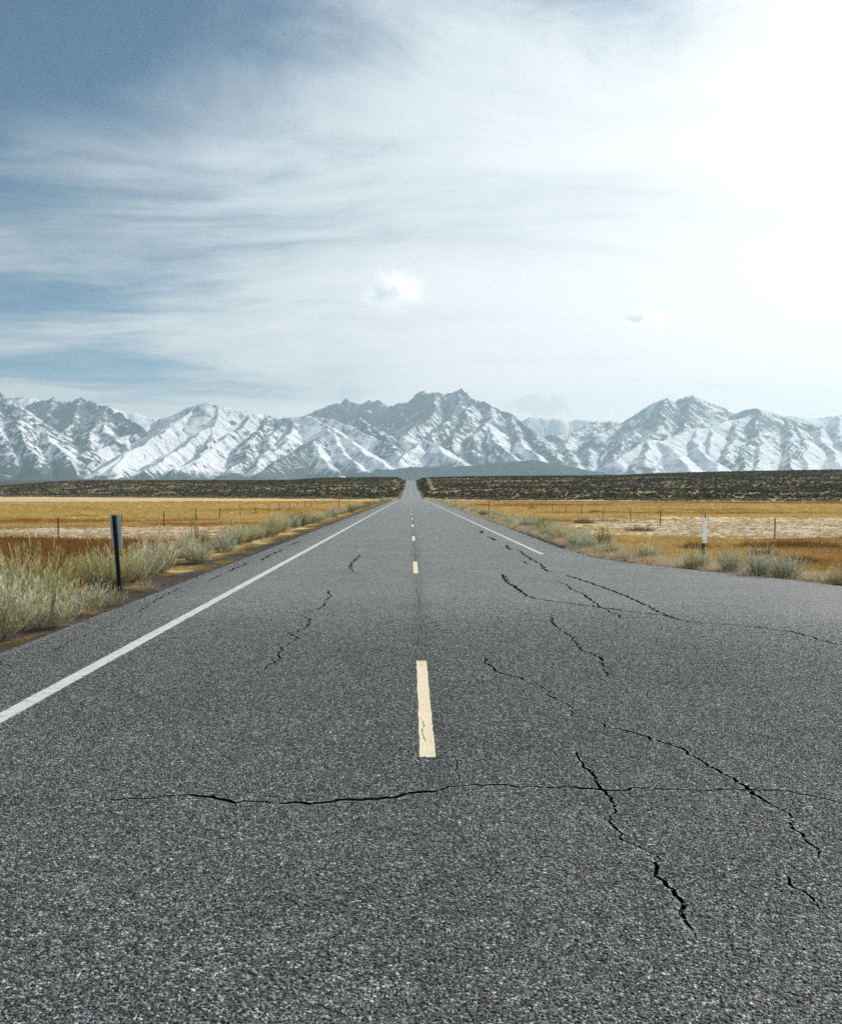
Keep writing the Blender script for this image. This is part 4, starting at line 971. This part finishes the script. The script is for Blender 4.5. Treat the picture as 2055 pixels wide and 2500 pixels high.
    # hillside sagebrush
    n = 105000; yy = np.sqrt(r.uniform(320 ** 2, 1180 ** 2, n)); u = r.uniform(-0.60, 0.60, n); x = u * yy; col = HX + u * F
    Db = np.interp(col, [-1500, 0, 700, 960, 1060, 1300, 2055, 3600], [1000, 780, 500, 430, 430, 380, 330, 300]) + 14 * fbm(x / 60.0, 3.3, 2)
    d = pave_dist(x, yy) + np.where(yy > 420, 2.2, 0.0); track = np.abs(x - 14 - (yy - 560) * 0.008) < 1.6
    clump = fbm(x / 26.0, yy / 18.0, 3)
    ok = (yy > Db * 1.0) & (d > 3.6) & ~(track & (yy > 600)) & (r.uniform(size=n) < 0.55 + 0.5 * sstep(-0.3, 0.3, clump))
    x, yy, Db, clump = x[ok], yy[ok], Db[ok], clump[ok]; n = len(x); z = terrain(x, yy)
    s = r.uniform(0.55, 1.35, n) * (1.0 + 0.25 * clump); rim = yy < Db * 1.05
    t = np.where(r.uniform(size=(n, 1)) < 0.62, np.array([[0.060, 0.066, 0.034]]), np.array([[0.15, 0.135, 0.065]])) * r.uniform(0.6, 1.3, (n, 1))
    g = r.uniform(size=n) < 0.10; t[g] = np.array([0.34, 0.26, 0.12]) * r.uniform(0.7, 1.2, (g.sum(), 1)); t[rim] = np.array([0.26, 0.27, 0.18]) * r.uniform(0.6, 1.3, (rim.sum(), 1))
    scatter('hill_sagebrush', np.stack([x, yy, z - 0.05], 1), np.stack([np.zeros(n), np.zeros(n), r.uniform(0, 6.28, n)], 1), np.stack([s * 1.35, s * 1.35, s * 1.05], 1), np.clip(t, 0, 1), r.integers(0, 6, n),
            [scrub_mesh(360 + k) for k in range(6)], 'dark sagebrush scrub covering the low hills behind the meadows', 'sagebrush')
    # distant conifers on the fan below the range
    n = 9000; yy = np.sqrt(r.uniform(3000 ** 2, 7200 ** 2, n)); u = r.uniform(-0.5, 0.62, n); x = u * yy; col = HX + u * F
    ok = (col > 1150) & (fbm(x / 500.0, yy / 500.0, 3) > -0.25 - 0.6 * ((col > 1380) & (col < 1680))); x, yy = x[ok], yy[ok]; n = len(x); z = terrain(x, yy)
    iu = np.clip(((x / yy + 0.66) / 1.32 * (MX.shape[1] - 1)).astype(int), 0, MX.shape[1] - 1); irow = np.clip(np.searchsorted(MY[:, 0], yy), 0, MX.shape[0] - 1)
    z = np.where(yy > 6250, np.maximum(z, MH[irow, iu]), z)
    s = r.uniform(6, 13, n); t = np.array([[0.030, 0.042, 0.036]]) * r.uniform(0.7, 1.3, (n, 1))
    bm = bmesh.new()
    for k in range(4): bmesh.ops.create_cone(bm, segments=6, radius1=0.22 - 0.04 * k, radius2=0.02, depth=0.38, cap_ends=True, matrix=__import__('mathutils').Matrix.Translation((0.02 * (k % 2), 0.015 * k, 0.24 + 0.19 * k)))
    pm = bpy.data.meshes.new('conifer'); bm.to_mesh(pm); bm.free(); set_attr(pm, 'col', np.ones((len(pm.vertices), 3))); pm.materials.append(SCRUB)
    scatter('distant_conifers', np.stack([x, yy, z], 1), np.stack([np.zeros(n), np.zeros(n), r.uniform(0, 6.28, n)], 1), np.stack([s, s, s], 1), t, np.zeros(n), [pm], 'dark far-off conifer wood at the foot of the mountains', 'wood')
    # loose gravel on the shoulders
    n = 9000; D = 7.5 * (60 / 7.5) ** r.uniform(0, 1, n); L = r.uniform(size=n) < 0.6; off = r.normal(0.25, 0.35, n)
    xe = np.interp(D, [10.0, 10.6, 11.4, 12.6, 14.2, 16, 18.2, 20, 21.7, 22.8, 24, 25.3, 26.8, 31.4], [40, 22, 16, 12.6, 10.6, 9.3, 8.3, 7.59, 6.72, 6.15, 5.65, 5.3, 5.03, 4.85])
    x = np.where(L, LEFT_E - off, xe + off); ok = np.abs(x / D) < 0.7; x, D = x[ok], D[ok]; n = len(x)
    on = pave_dist(x, D) <= 0.02; z = np.where(on, 0.0, np.maximum(terrain(x, D), -0.4))
    s = r.lognormal(-4.95, 0.4, n); t = np.array([[0.10, 0.095, 0.09]]) * r.uniform(0.4, 1.7, (n, 1))
    peb = []
    for k in range(3):
        bm = bmesh.new(); bmesh.ops.create_icosphere(bm, subdivisions=1, radius=1.0); rr = random.Random(k)
        for v in bm.verts: v.co = Vector((v.co.x * rr.uniform(0.7, 1.2), v.co.y * rr.uniform(0.7, 1.2), v.co.z * 0.6 + 0.3))
        pm = bpy.data.meshes.new('pebble'); bm.to_mesh(pm); bm.free(); set_attr(pm, 'col', np.ones((len(pm.vertices), 3))); pm.materials.append(SCRUB); peb.append(pm)
    scatter('gravel', np.stack([x, D, z], 1), r.uniform(0, 6.28, (n, 3)) * np.array([0, 0, 1]), np.stack([s, s, s], 1), np.clip(t, 0, 1), r.integers(0, 3, n), peb, 'loose gravel and cinders along the pavement edges', 'gravel')
build_meadow()

def build_chips():
    r = np.random.default_rng(77); D1, dens = 17.0, 9500.0
    n = int(dens * 15.0 * 19.0); x = r.uniform(-4.5, 10.5, n); D = r.uniform(-2.0, D1, n)
    keep = r.uniform(size=n) < 1.0 - sstep(5.0, D1, np.hypot(x * 1.25, D)); D, x = D[keep], x[keep]
    ok = (x > LEFT_E + 0.1) & (pave_dist(x, D) <= 0.0) & ~((np.abs(x + 3.24) < 0.085)) & ~((np.abs(x - 0.115) < 0.062) & (((D - EYE * F / (1849.4 - HY)) % 14.63) < 3.68) & (D > 6.2))
    bad = set()
    for q in QUADS:
        if q[0].y > D1 + 1: continue
        m = (q[0] + q[2]) / 2
        rad = max(0.014, (q[0] - q[3]).length * 0.5 + 0.007)
        for i in range(int((m.x - rad) // 0.01), int((m.x + rad) // 0.01) + 1):
            for j in range(int((m.y - rad) // 0.01), int((m.y + rad) // 0.01) + 1): bad.add(i * 100003 + j)
    key = np.floor(x / 0.01).astype(np.int64) * 100003 + np.floor(D / 0.01).astype(np.int64)
    ok &= ~np.isin(key, np.fromiter(bad, np.int64)); x, D = x[ok], D[ok]; n = len(x)
    big = fbm(x * 0.55, D * 0.55, 3); s = np.clip(r.lognormal(math.log(0.0044), 0.36, n), 0.002, 0.0095)
    v = r.uniform(size=n); g = np.interp(v, [0, 0.25, 0.55, 0.8, 0.93, 1.0], [0.014, 0.032, 0.064, 0.13, 0.26, 0.48]) * (1 + 0.22 * big)
    t = g[:, None] * np.array([[0.95, 1.0, 0.995]]); tn = r.uniform(size=n) < 0.03; t[tn] = np.array([0.25, 0.19, 0.12]) * r.uniform(0.6, 1.4, (tn.sum(), 1))
    protos = []
    for k in range(6):
        bm = bmesh.new(); bmesh.ops.create_icosphere(bm, subdivisions=1, radius=1.0); rr = random.Random(50 + k)
        sx, sy = rr.uniform(0.75, 1.3), rr.uniform(0.7, 1.1)
        for w in bm.verts: q = rr.uniform(0.8, 1.2); w.co = (w.co.x * sx * q, w.co.y * sy * q, min(w.co.z, 0.75) * 0.72 * q)
        bmesh.ops.delete(bm, geom=[w for w in bm.verts if w.co.z < -0.5], context='VERTS')
        pm = bpy.data.meshes.new('chip'); bm.to_mesh(pm); bm.free(); pm.materials.append(CHIP); protos.append(pm)
    rot = np.stack([r.normal(0, 0.22, n), r.normal(0, 0.22, n), r.uniform(0, 6.28, n)], 1)
    scatter('road_aggregate', np.stack([x, D, np.full(n, 0.0006)], 1), rot, np.stack([s, s, s], 1), np.clip(t, 0, 1), r.integers(0, 6, n), protos, 'grey and tan stone chips worn proud of the near asphalt', 'aggregate')
    print('chips', n)
build_chips()

# ------------------------------------------------------------------ posts, signs and fences
GREEN_STEEL = mat_plain('green_steel', (0.022, 0.040, 0.036), 0.45, 0.5, 0.3, 0.3, 20.0, 0.2, (0.10, 0.06, 0.035), 24.0, 0.66)
ALU = mat_plain('bare_aluminium', (0.55, 0.58, 0.60), 0.55, 0.5, 0.0, 0.15, 18.0, 0.1)
PANEL = mat_plain('weathered_white_sheet', (0.66, 0.68, 0.70), 0.55, 0.4, 0.0, 0.07, 10.0, 0.1, (0.30, 0.31, 0.33), 55.0, 0.64)
BOLT = mat_plain('dark_bolt', (0.03, 0.03, 0.032), 0.5, 0.5, 0.6)
REDPOLE = mat_plain('faded_red_paint', (0.36, 0.085, 0.05), 0.65, 0.3, 0.0, 0.3, 6.0, 0.1, (0.16, 0.07, 0.045), 12.0, 0.6)
PALERED = mat_plain('pale_reflective_band', (0.60, 0.34, 0.28), 0.5, 0.4)
DARKWOOD = mat_plain('dark_brown_post', (0.085, 0.045, 0.028), 0.9, 0.1, 0.0, 0.4, 9.0, 0.4)
TPOST = mat_plain('rusty_steel_post', (0.050, 0.030, 0.022), 0.8, 0.2, 0.2, 0.4, 8.0, 0.2)
STAY = mat_plain('grey_wood_stay', (0.36, 0.33, 0.30), 0.9, 0.1, 0.0, 0.25, 12.0, 0.3)
WIRE = mat_plain('galvanised_wire', (0.20, 0.19, 0.18), 0.5, 0.5, 0.4)

def extrude_section(sec, z0, z1, name, mat, taper=1.0, rows=1, wob=0.0):
    """solid bar from an XY section"""
    bm = bmesh.new(); rings = []; rnd = random.Random(2)
    for k in range(rows + 1):
        t = k / rows; s = 1 + (taper - 1) * t; ox, oy = rnd.uniform(-wob, wob), rnd.uniform(-wob, wob)
        rings.append([bm.verts.new((x * s + ox, y * s + oy, z0 + (z1 - z0) * t)) for x, y in sec])
    n = len(sec)
    for a, b in zip(rings, rings[1:]):
        for i in range(n): bm.faces.new([a[i], a[(i + 1) % n], b[(i + 1) % n], b[i]])
    bm.faces.new(rings[-1]); bm.faces.new(rings[0][::-1])
    bmesh.ops.recalc_face_normals(bm, faces=bm.faces)
    me = bpy.data.meshes.new(name); bm.to_mesh(me); bm.free(); me.materials.append(mat)
    return me
def circle(r, n=8): return [(r * math.cos(2 * math.pi * k / n), r * math.sin(2 * math.pi * k / n)) for k in range(n)]
# hat-shaped channel, open side to -Y
def hat(w, d, t): 
    return [(-w / 2, 0), (-w / 4, 0), (-w / 6, d - t), (w / 6, d - t), (w / 4, 0), (w / 2, 0), (w / 2, t), (w / 4 + t * 0.8, t), (w / 6 + t, d), (-w / 6 - t, d), (-w / 4 - t * 0.8, t), (-w / 2, t)]
def plate(w, h, th, rad, name, mat, corners=5):
    """upright rounded sheet in XZ, centred at the origin"""
    pts = []
    for cx, cz, a0 in ((w / 2 - rad, h / 2 - rad, 0), (-w / 2 + rad, h / 2 - rad, 90), (-w / 2 + rad, -h / 2 + rad, 180), (w / 2 - rad, -h / 2 + rad, 270)):
        for k in range(corners): a = math.radians(a0 + 90 * k / (corners - 1)); pts.append((cx + rad * math.cos(a), cz + rad * math.sin(a)))
    bm = bmesh.new(); f = [bm.verts.new((x, -th / 2, z)) for x, z in pts]; b = [bm.verts.new((x, th / 2, z)) for x, z in pts]; n = len(pts)
    bm.faces.new(f); bm.faces.new(b[::-1])
    for i in range(n): bm.faces.new([f[i], b[i], b[(i + 1) % n], f[(i + 1) % n]])
    bmesh.ops.recalc_face_normals(bm, faces=bm.faces)
    me = bpy.data.meshes.new(name); bm.to_mesh(me); bm.free(); me.materials.append(mat)
    return me
def gz(x, y): return float(terrain(np.array([x]), np.array([y]))[0])
def marker(x, y, h, ph, pw, turn, lean, back, label):
    e = empty('marker_post', (x, y, gz(x, y)), turn); tag(e, label, 'marker post', 'roadside marker posts')
    e.rotation_euler = (0, lean, turn)
    obj('post', extrude_section(hat(0.088, 0.040, 0.006), -0.3, h, 'post', GREEN_STEEL, 1.0, 6), None, e)
    p = obj('panel', plate(pw, ph, 0.003, 0.035, 'panel', ALU if back else PANEL), None, e)
    p.location = (0.0 if back else 0.02, 0.046 if back else -0.006, h - ph / 2 + (0.0 if back else 0.01))
    bm = bmesh.new(); bmesh.ops.create_cone(bm, segments=6, radius1=0.009, radius2=0.007, depth=0.012, cap_ends=True)
    for v in bm.verts: v.co = (v.co.x, v.co.z, v.co.y)
    bme = bpy.data.meshes.new('bolt'); bm.to_mesh(bme); bm.free(); bme.materials.append(BOLT)
    for dz in (0.07, ph / 2, ph - 0.07):
        for dx in ((0.0,) if back else (-0.05, -0.012) if dz != ph / 2 else (-0.05,)):
            b = obj('bolt', bme, None, e); b.location = (dx, -0.004 if back else -0.010, h - ph + dz)
marker(-5.40, 17.6, 1.44, 0.62, 0.225, math.radians(-12), math.radians(-5), True, 'leaning dark green marker post with grey panel seen from behind, left verge')
marker(7.18, 23.2, 1.20, 0.61, 0.205, math.radians(40), math.radians(0.6), False, 'marker post with blank white rounded panel beside the right-hand curve')

def snow_pole(x, y, h, lean, label):
    e = empty('snow_pole', (x, y, gz(x, y))); e.rotation_euler = (lean * 0.3, lean, 0); tag(e, label, 'snow pole', 'red snow poles beside the road')
    obj('pole', extrude_section(circle(0.032), -0.2, h, 'pole', REDPOLE, 0.85, 5, 0.004), None, e)
    b = obj('reflective_band', extrude_section(circle(0.036), 0, 0.22, 'reflective_band', PALERED, 0.98), None, e); b.location = (0, 0, h - 0.34)
    c = obj('cap', extrude_section(circle(0.034), 0, 0.03, 'cap', REDPOLE, 0.6), None, e); c.location = (0, 0, h)
snow_pole(-6.02, 80, 2.55, math.radians(-1.0), 'tall thin red snow pole on the left verge before the diamond sign')
snow_pole(5.5, 66.6, 2.56, math.radians(0.4), 'nearest and tallest thin red snow pole on the right verge')
snow_pole(5.45, 115, 2.3, math.radians(0.8), 'second thin red snow pole from the camera on the right verge')
snow_pole(5.5, 171, 2.35, math.radians(7.0), 'tilted red snow pole, third on the right verge')
snow_pole(5.6, 256, 1.85, math.radians(1.0), 'farthest small red snow pole on the right at the foot of the hill')

def diamond_sign(x, y):
    e = empty('warning_sign', (x, y, gz(x, y)), math.radians(4)); tag(e, 'diamond warning sign seen from behind on a dark brown post', 'road sign')
    obj('post', extrude_section([(-0.06, -0.05), (0.06, -0.05), (0.06, 0.05), (-0.06, 0.05)], -0.3, 2.85, 'post', DARKWOOD, 0.97, 4, 0.003), None, e)
    p = obj('panel', plate(0.70, 0.70, 0.004, 0.05, 'panel', ALU), None, e); p.rotation_euler = (0, math.radians(45), 0); p.location = (0, 0.056, 2.33)
    for dz in (-0.25, 0.25):
        b = obj('bracket', plate(0.20, 0.04, 0.012, 0.01, 'bracket', BOLT), None, e); b.location = (0, -0.057, 2.33 + dz)
diamond_sign(-6.3, 164)
def paddle(x, y, h, label):
    e = empty('delineator_post', (x, y, gz(x, y))); tag(e, label, 'delineator', 'small delineators')
    obj('post', extrude_section(hat(0.07, 0.03, 0.006), -0.2, h, 'post', TPOST), None, e)
    p = obj('panel', plate(0.10, 0.36, 0.003, 0.02, 'panel', PANEL), None, e); p.location = (0, -0.008, h - 0.2)
paddle(-5.5, 190, 1.35, 'thin delineator post on the left verge just beyond the diamond sign')
paddle(6.4, 1004, 1.4, 'tiny delineator post right of the road on the hill crest')

T_SEC = [(-0.024, 0), (-0.006, 0), (-0.006, 0.03), (0.006, 0.03), (0.006, 0), (0.024, 0), (0.024, -0.008), (-0.024, -0.008)]
def fence(xf, y0, step, y1, label):
    e = empty('wire_fence', (xf, y0, gz(xf, y0))); tag(e, label, 'fence', 'barbed wire fences')
    ex, ey, ez = e.location
    rnd = random.Random(int(abs(xf) * 10) + (1 if xf > 0 else 0))
    post_me = extrude_section([(a * 1.6, b * 1.6) for a, b in T_SEC], -0.3, 1.24, 'post', TPOST, 1.0, 3)
    stay_me = extrude_section(circle(0.016, 6), -0.02, 1.10, 'stay', STAY, 0.8, 4, 0.006)
    tops = []; y = y0; k = 0
    while y < y1:
        x = xf + rnd.uniform(-0.12, 0.12); z = gz(x, y)
        st = k % 2 == 1
        o = obj('stay' if st else 'post', stay_me if st else post_me, None, e); o.location = (x - ex, y - ey, z - ez)
        o.rotation_euler = (rnd.uniform(-0.04, 0.04), rnd.uniform(-0.045, 0.045), rnd.uniform(-0.3, 0.3)); o.scale = (1, 1, rnd.uniform(0.94, 1.05))
        tops.append((x - ex, y - ey, z - ez)); y += step / 2 * rnd.uniform(0.93, 1.07); k += 1
    for hgt in (0.30, 0.58, 0.86, 1.12):
        bm = bmesh.new(); prev = None
        pts = []
        for (ax, ay, az), (bx, by, bz) in zip(tops, tops[1:]):
            for j in range(3):
                t = j / 3; pts.append((ax + (bx - ax) * t + 0.03, ay + (by - ay) * t, az + (bz - az) * t + hgt - 0.035 * 4 * t * (1 - t)))
        r = 0.0035
        for p in pts:
            row = [bm.verts.new((p[0] + r * math.cos(a), p[1], p[2] + r * math.sin(a))) for a in (0.5, 2.6, 4.7)]
            if prev:
                for i in range(3): bm.faces.new([prev[i], prev[(i + 1) % 3], row[(i + 1) % 3], row[i]])
            prev = row
        me = bpy.data.meshes.new('wire'); bm.to_mesh(me); bm.free(); me.materials.append(WIRE)
        obj('wire', me, None, e)
fence(-21.0, 32.1, 11.9, 330, 'barbed wire fence with dark steel posts across the left meadow')
fence(22.0, 32.0, 12.6, 300, 'barbed wire fence with dark steel posts across the right meadow')

# dark sedge hummocks standing proud of the meadow grass
def hummock(x, y, r, h, label):
    rr = np.random.default_rng(int(abs(x) * 10 + y)); n = 420
    az = rr.uniform(0, 6.283, n); q = np.sqrt(rr.uniform(0, 1, n)); rad = q * r
    p = np.stack([np.cos(az) * rad * 1.25, np.sin(az) * rad, (1 - q ** 2) * h * 0.55 - 0.04], 1)
    tl = 0.25 + 0.9 * q; a2 = az + rr.normal(0, 0.4, n); d = np.stack([np.cos(a2) * np.sin(tl), np.sin(a2) * np.sin(tl), np.cos(tl)], 1)
    v = rr.uniform(0.6, 1.3, (n, 1)); top = (rr.uniform(size=n) < 0.4)[:, None]
    c0 = np.array([0.10, 0.045, 0.015]) * v; c1 = np.where(top, np.array([0.50, 0.34, 0.12]), np.array([0.24, 0.11, 0.03])) * v
    e = empty('sedge_hummock', (x, y, gz(x, y))); tag(e, label, 'grass clump', 'sedge hummocks in the right meadow')
    obj('blades', leaf_mesh('blades', [blades(p, d, h * rr.uniform(0.5, 0.9, n), np.full(n, 0.014), c0, c1, 0.4, rr)], LEAF), None, e)
    bm = bmesh.new(); bmesh.ops.create_uvsphere(bm, u_segments=14, v_segments=8, radius=1.0)
    for w in bm.verts: k = 1 + 0.18 * math.sin(3 * math.atan2(w.co.y, w.co.x) + x); w.co = (w.co.x * r * 1.1 * k, w.co.y * r * 0.85 * k, w.co.z * h * 0.45)
    me = bpy.data.meshes.new('root_mound'); bm.to_mesh(me); bm.free()
    obj('root_mound', me, WOOD, e)
def mp(px, py): D = 2.82 * F / (py - HY); return (px - HX) * D / F, D
for px, py, r, h, lab in ((1694, 1343, 0.62, 0.5, 'dark brown grass hummock just left of the white marker panel'), (1562, 1296, 0.85, 0.42, 'low tan grass hummock in the pale right meadow near the fence'),
                          (1425, 1279, 0.75, 0.5, 'small round hummock farther off in the right meadow'), (1453, 1254, 0.8, 0.6, 'small dark hummock behind the right fence'),
                          (1955, 1380, 0.55, 0.42, 'rust hummock near the right edge of the picture'), (1300, 1243, 0.7, 0.5, 'distant little hummock close to the right fence'), (1860, 1362, 0.5, 0.36, 'straw-topped hummock between the marker and the right edge')):
    x, y = mp(px, py); hummock(x, y, r, h, lab)
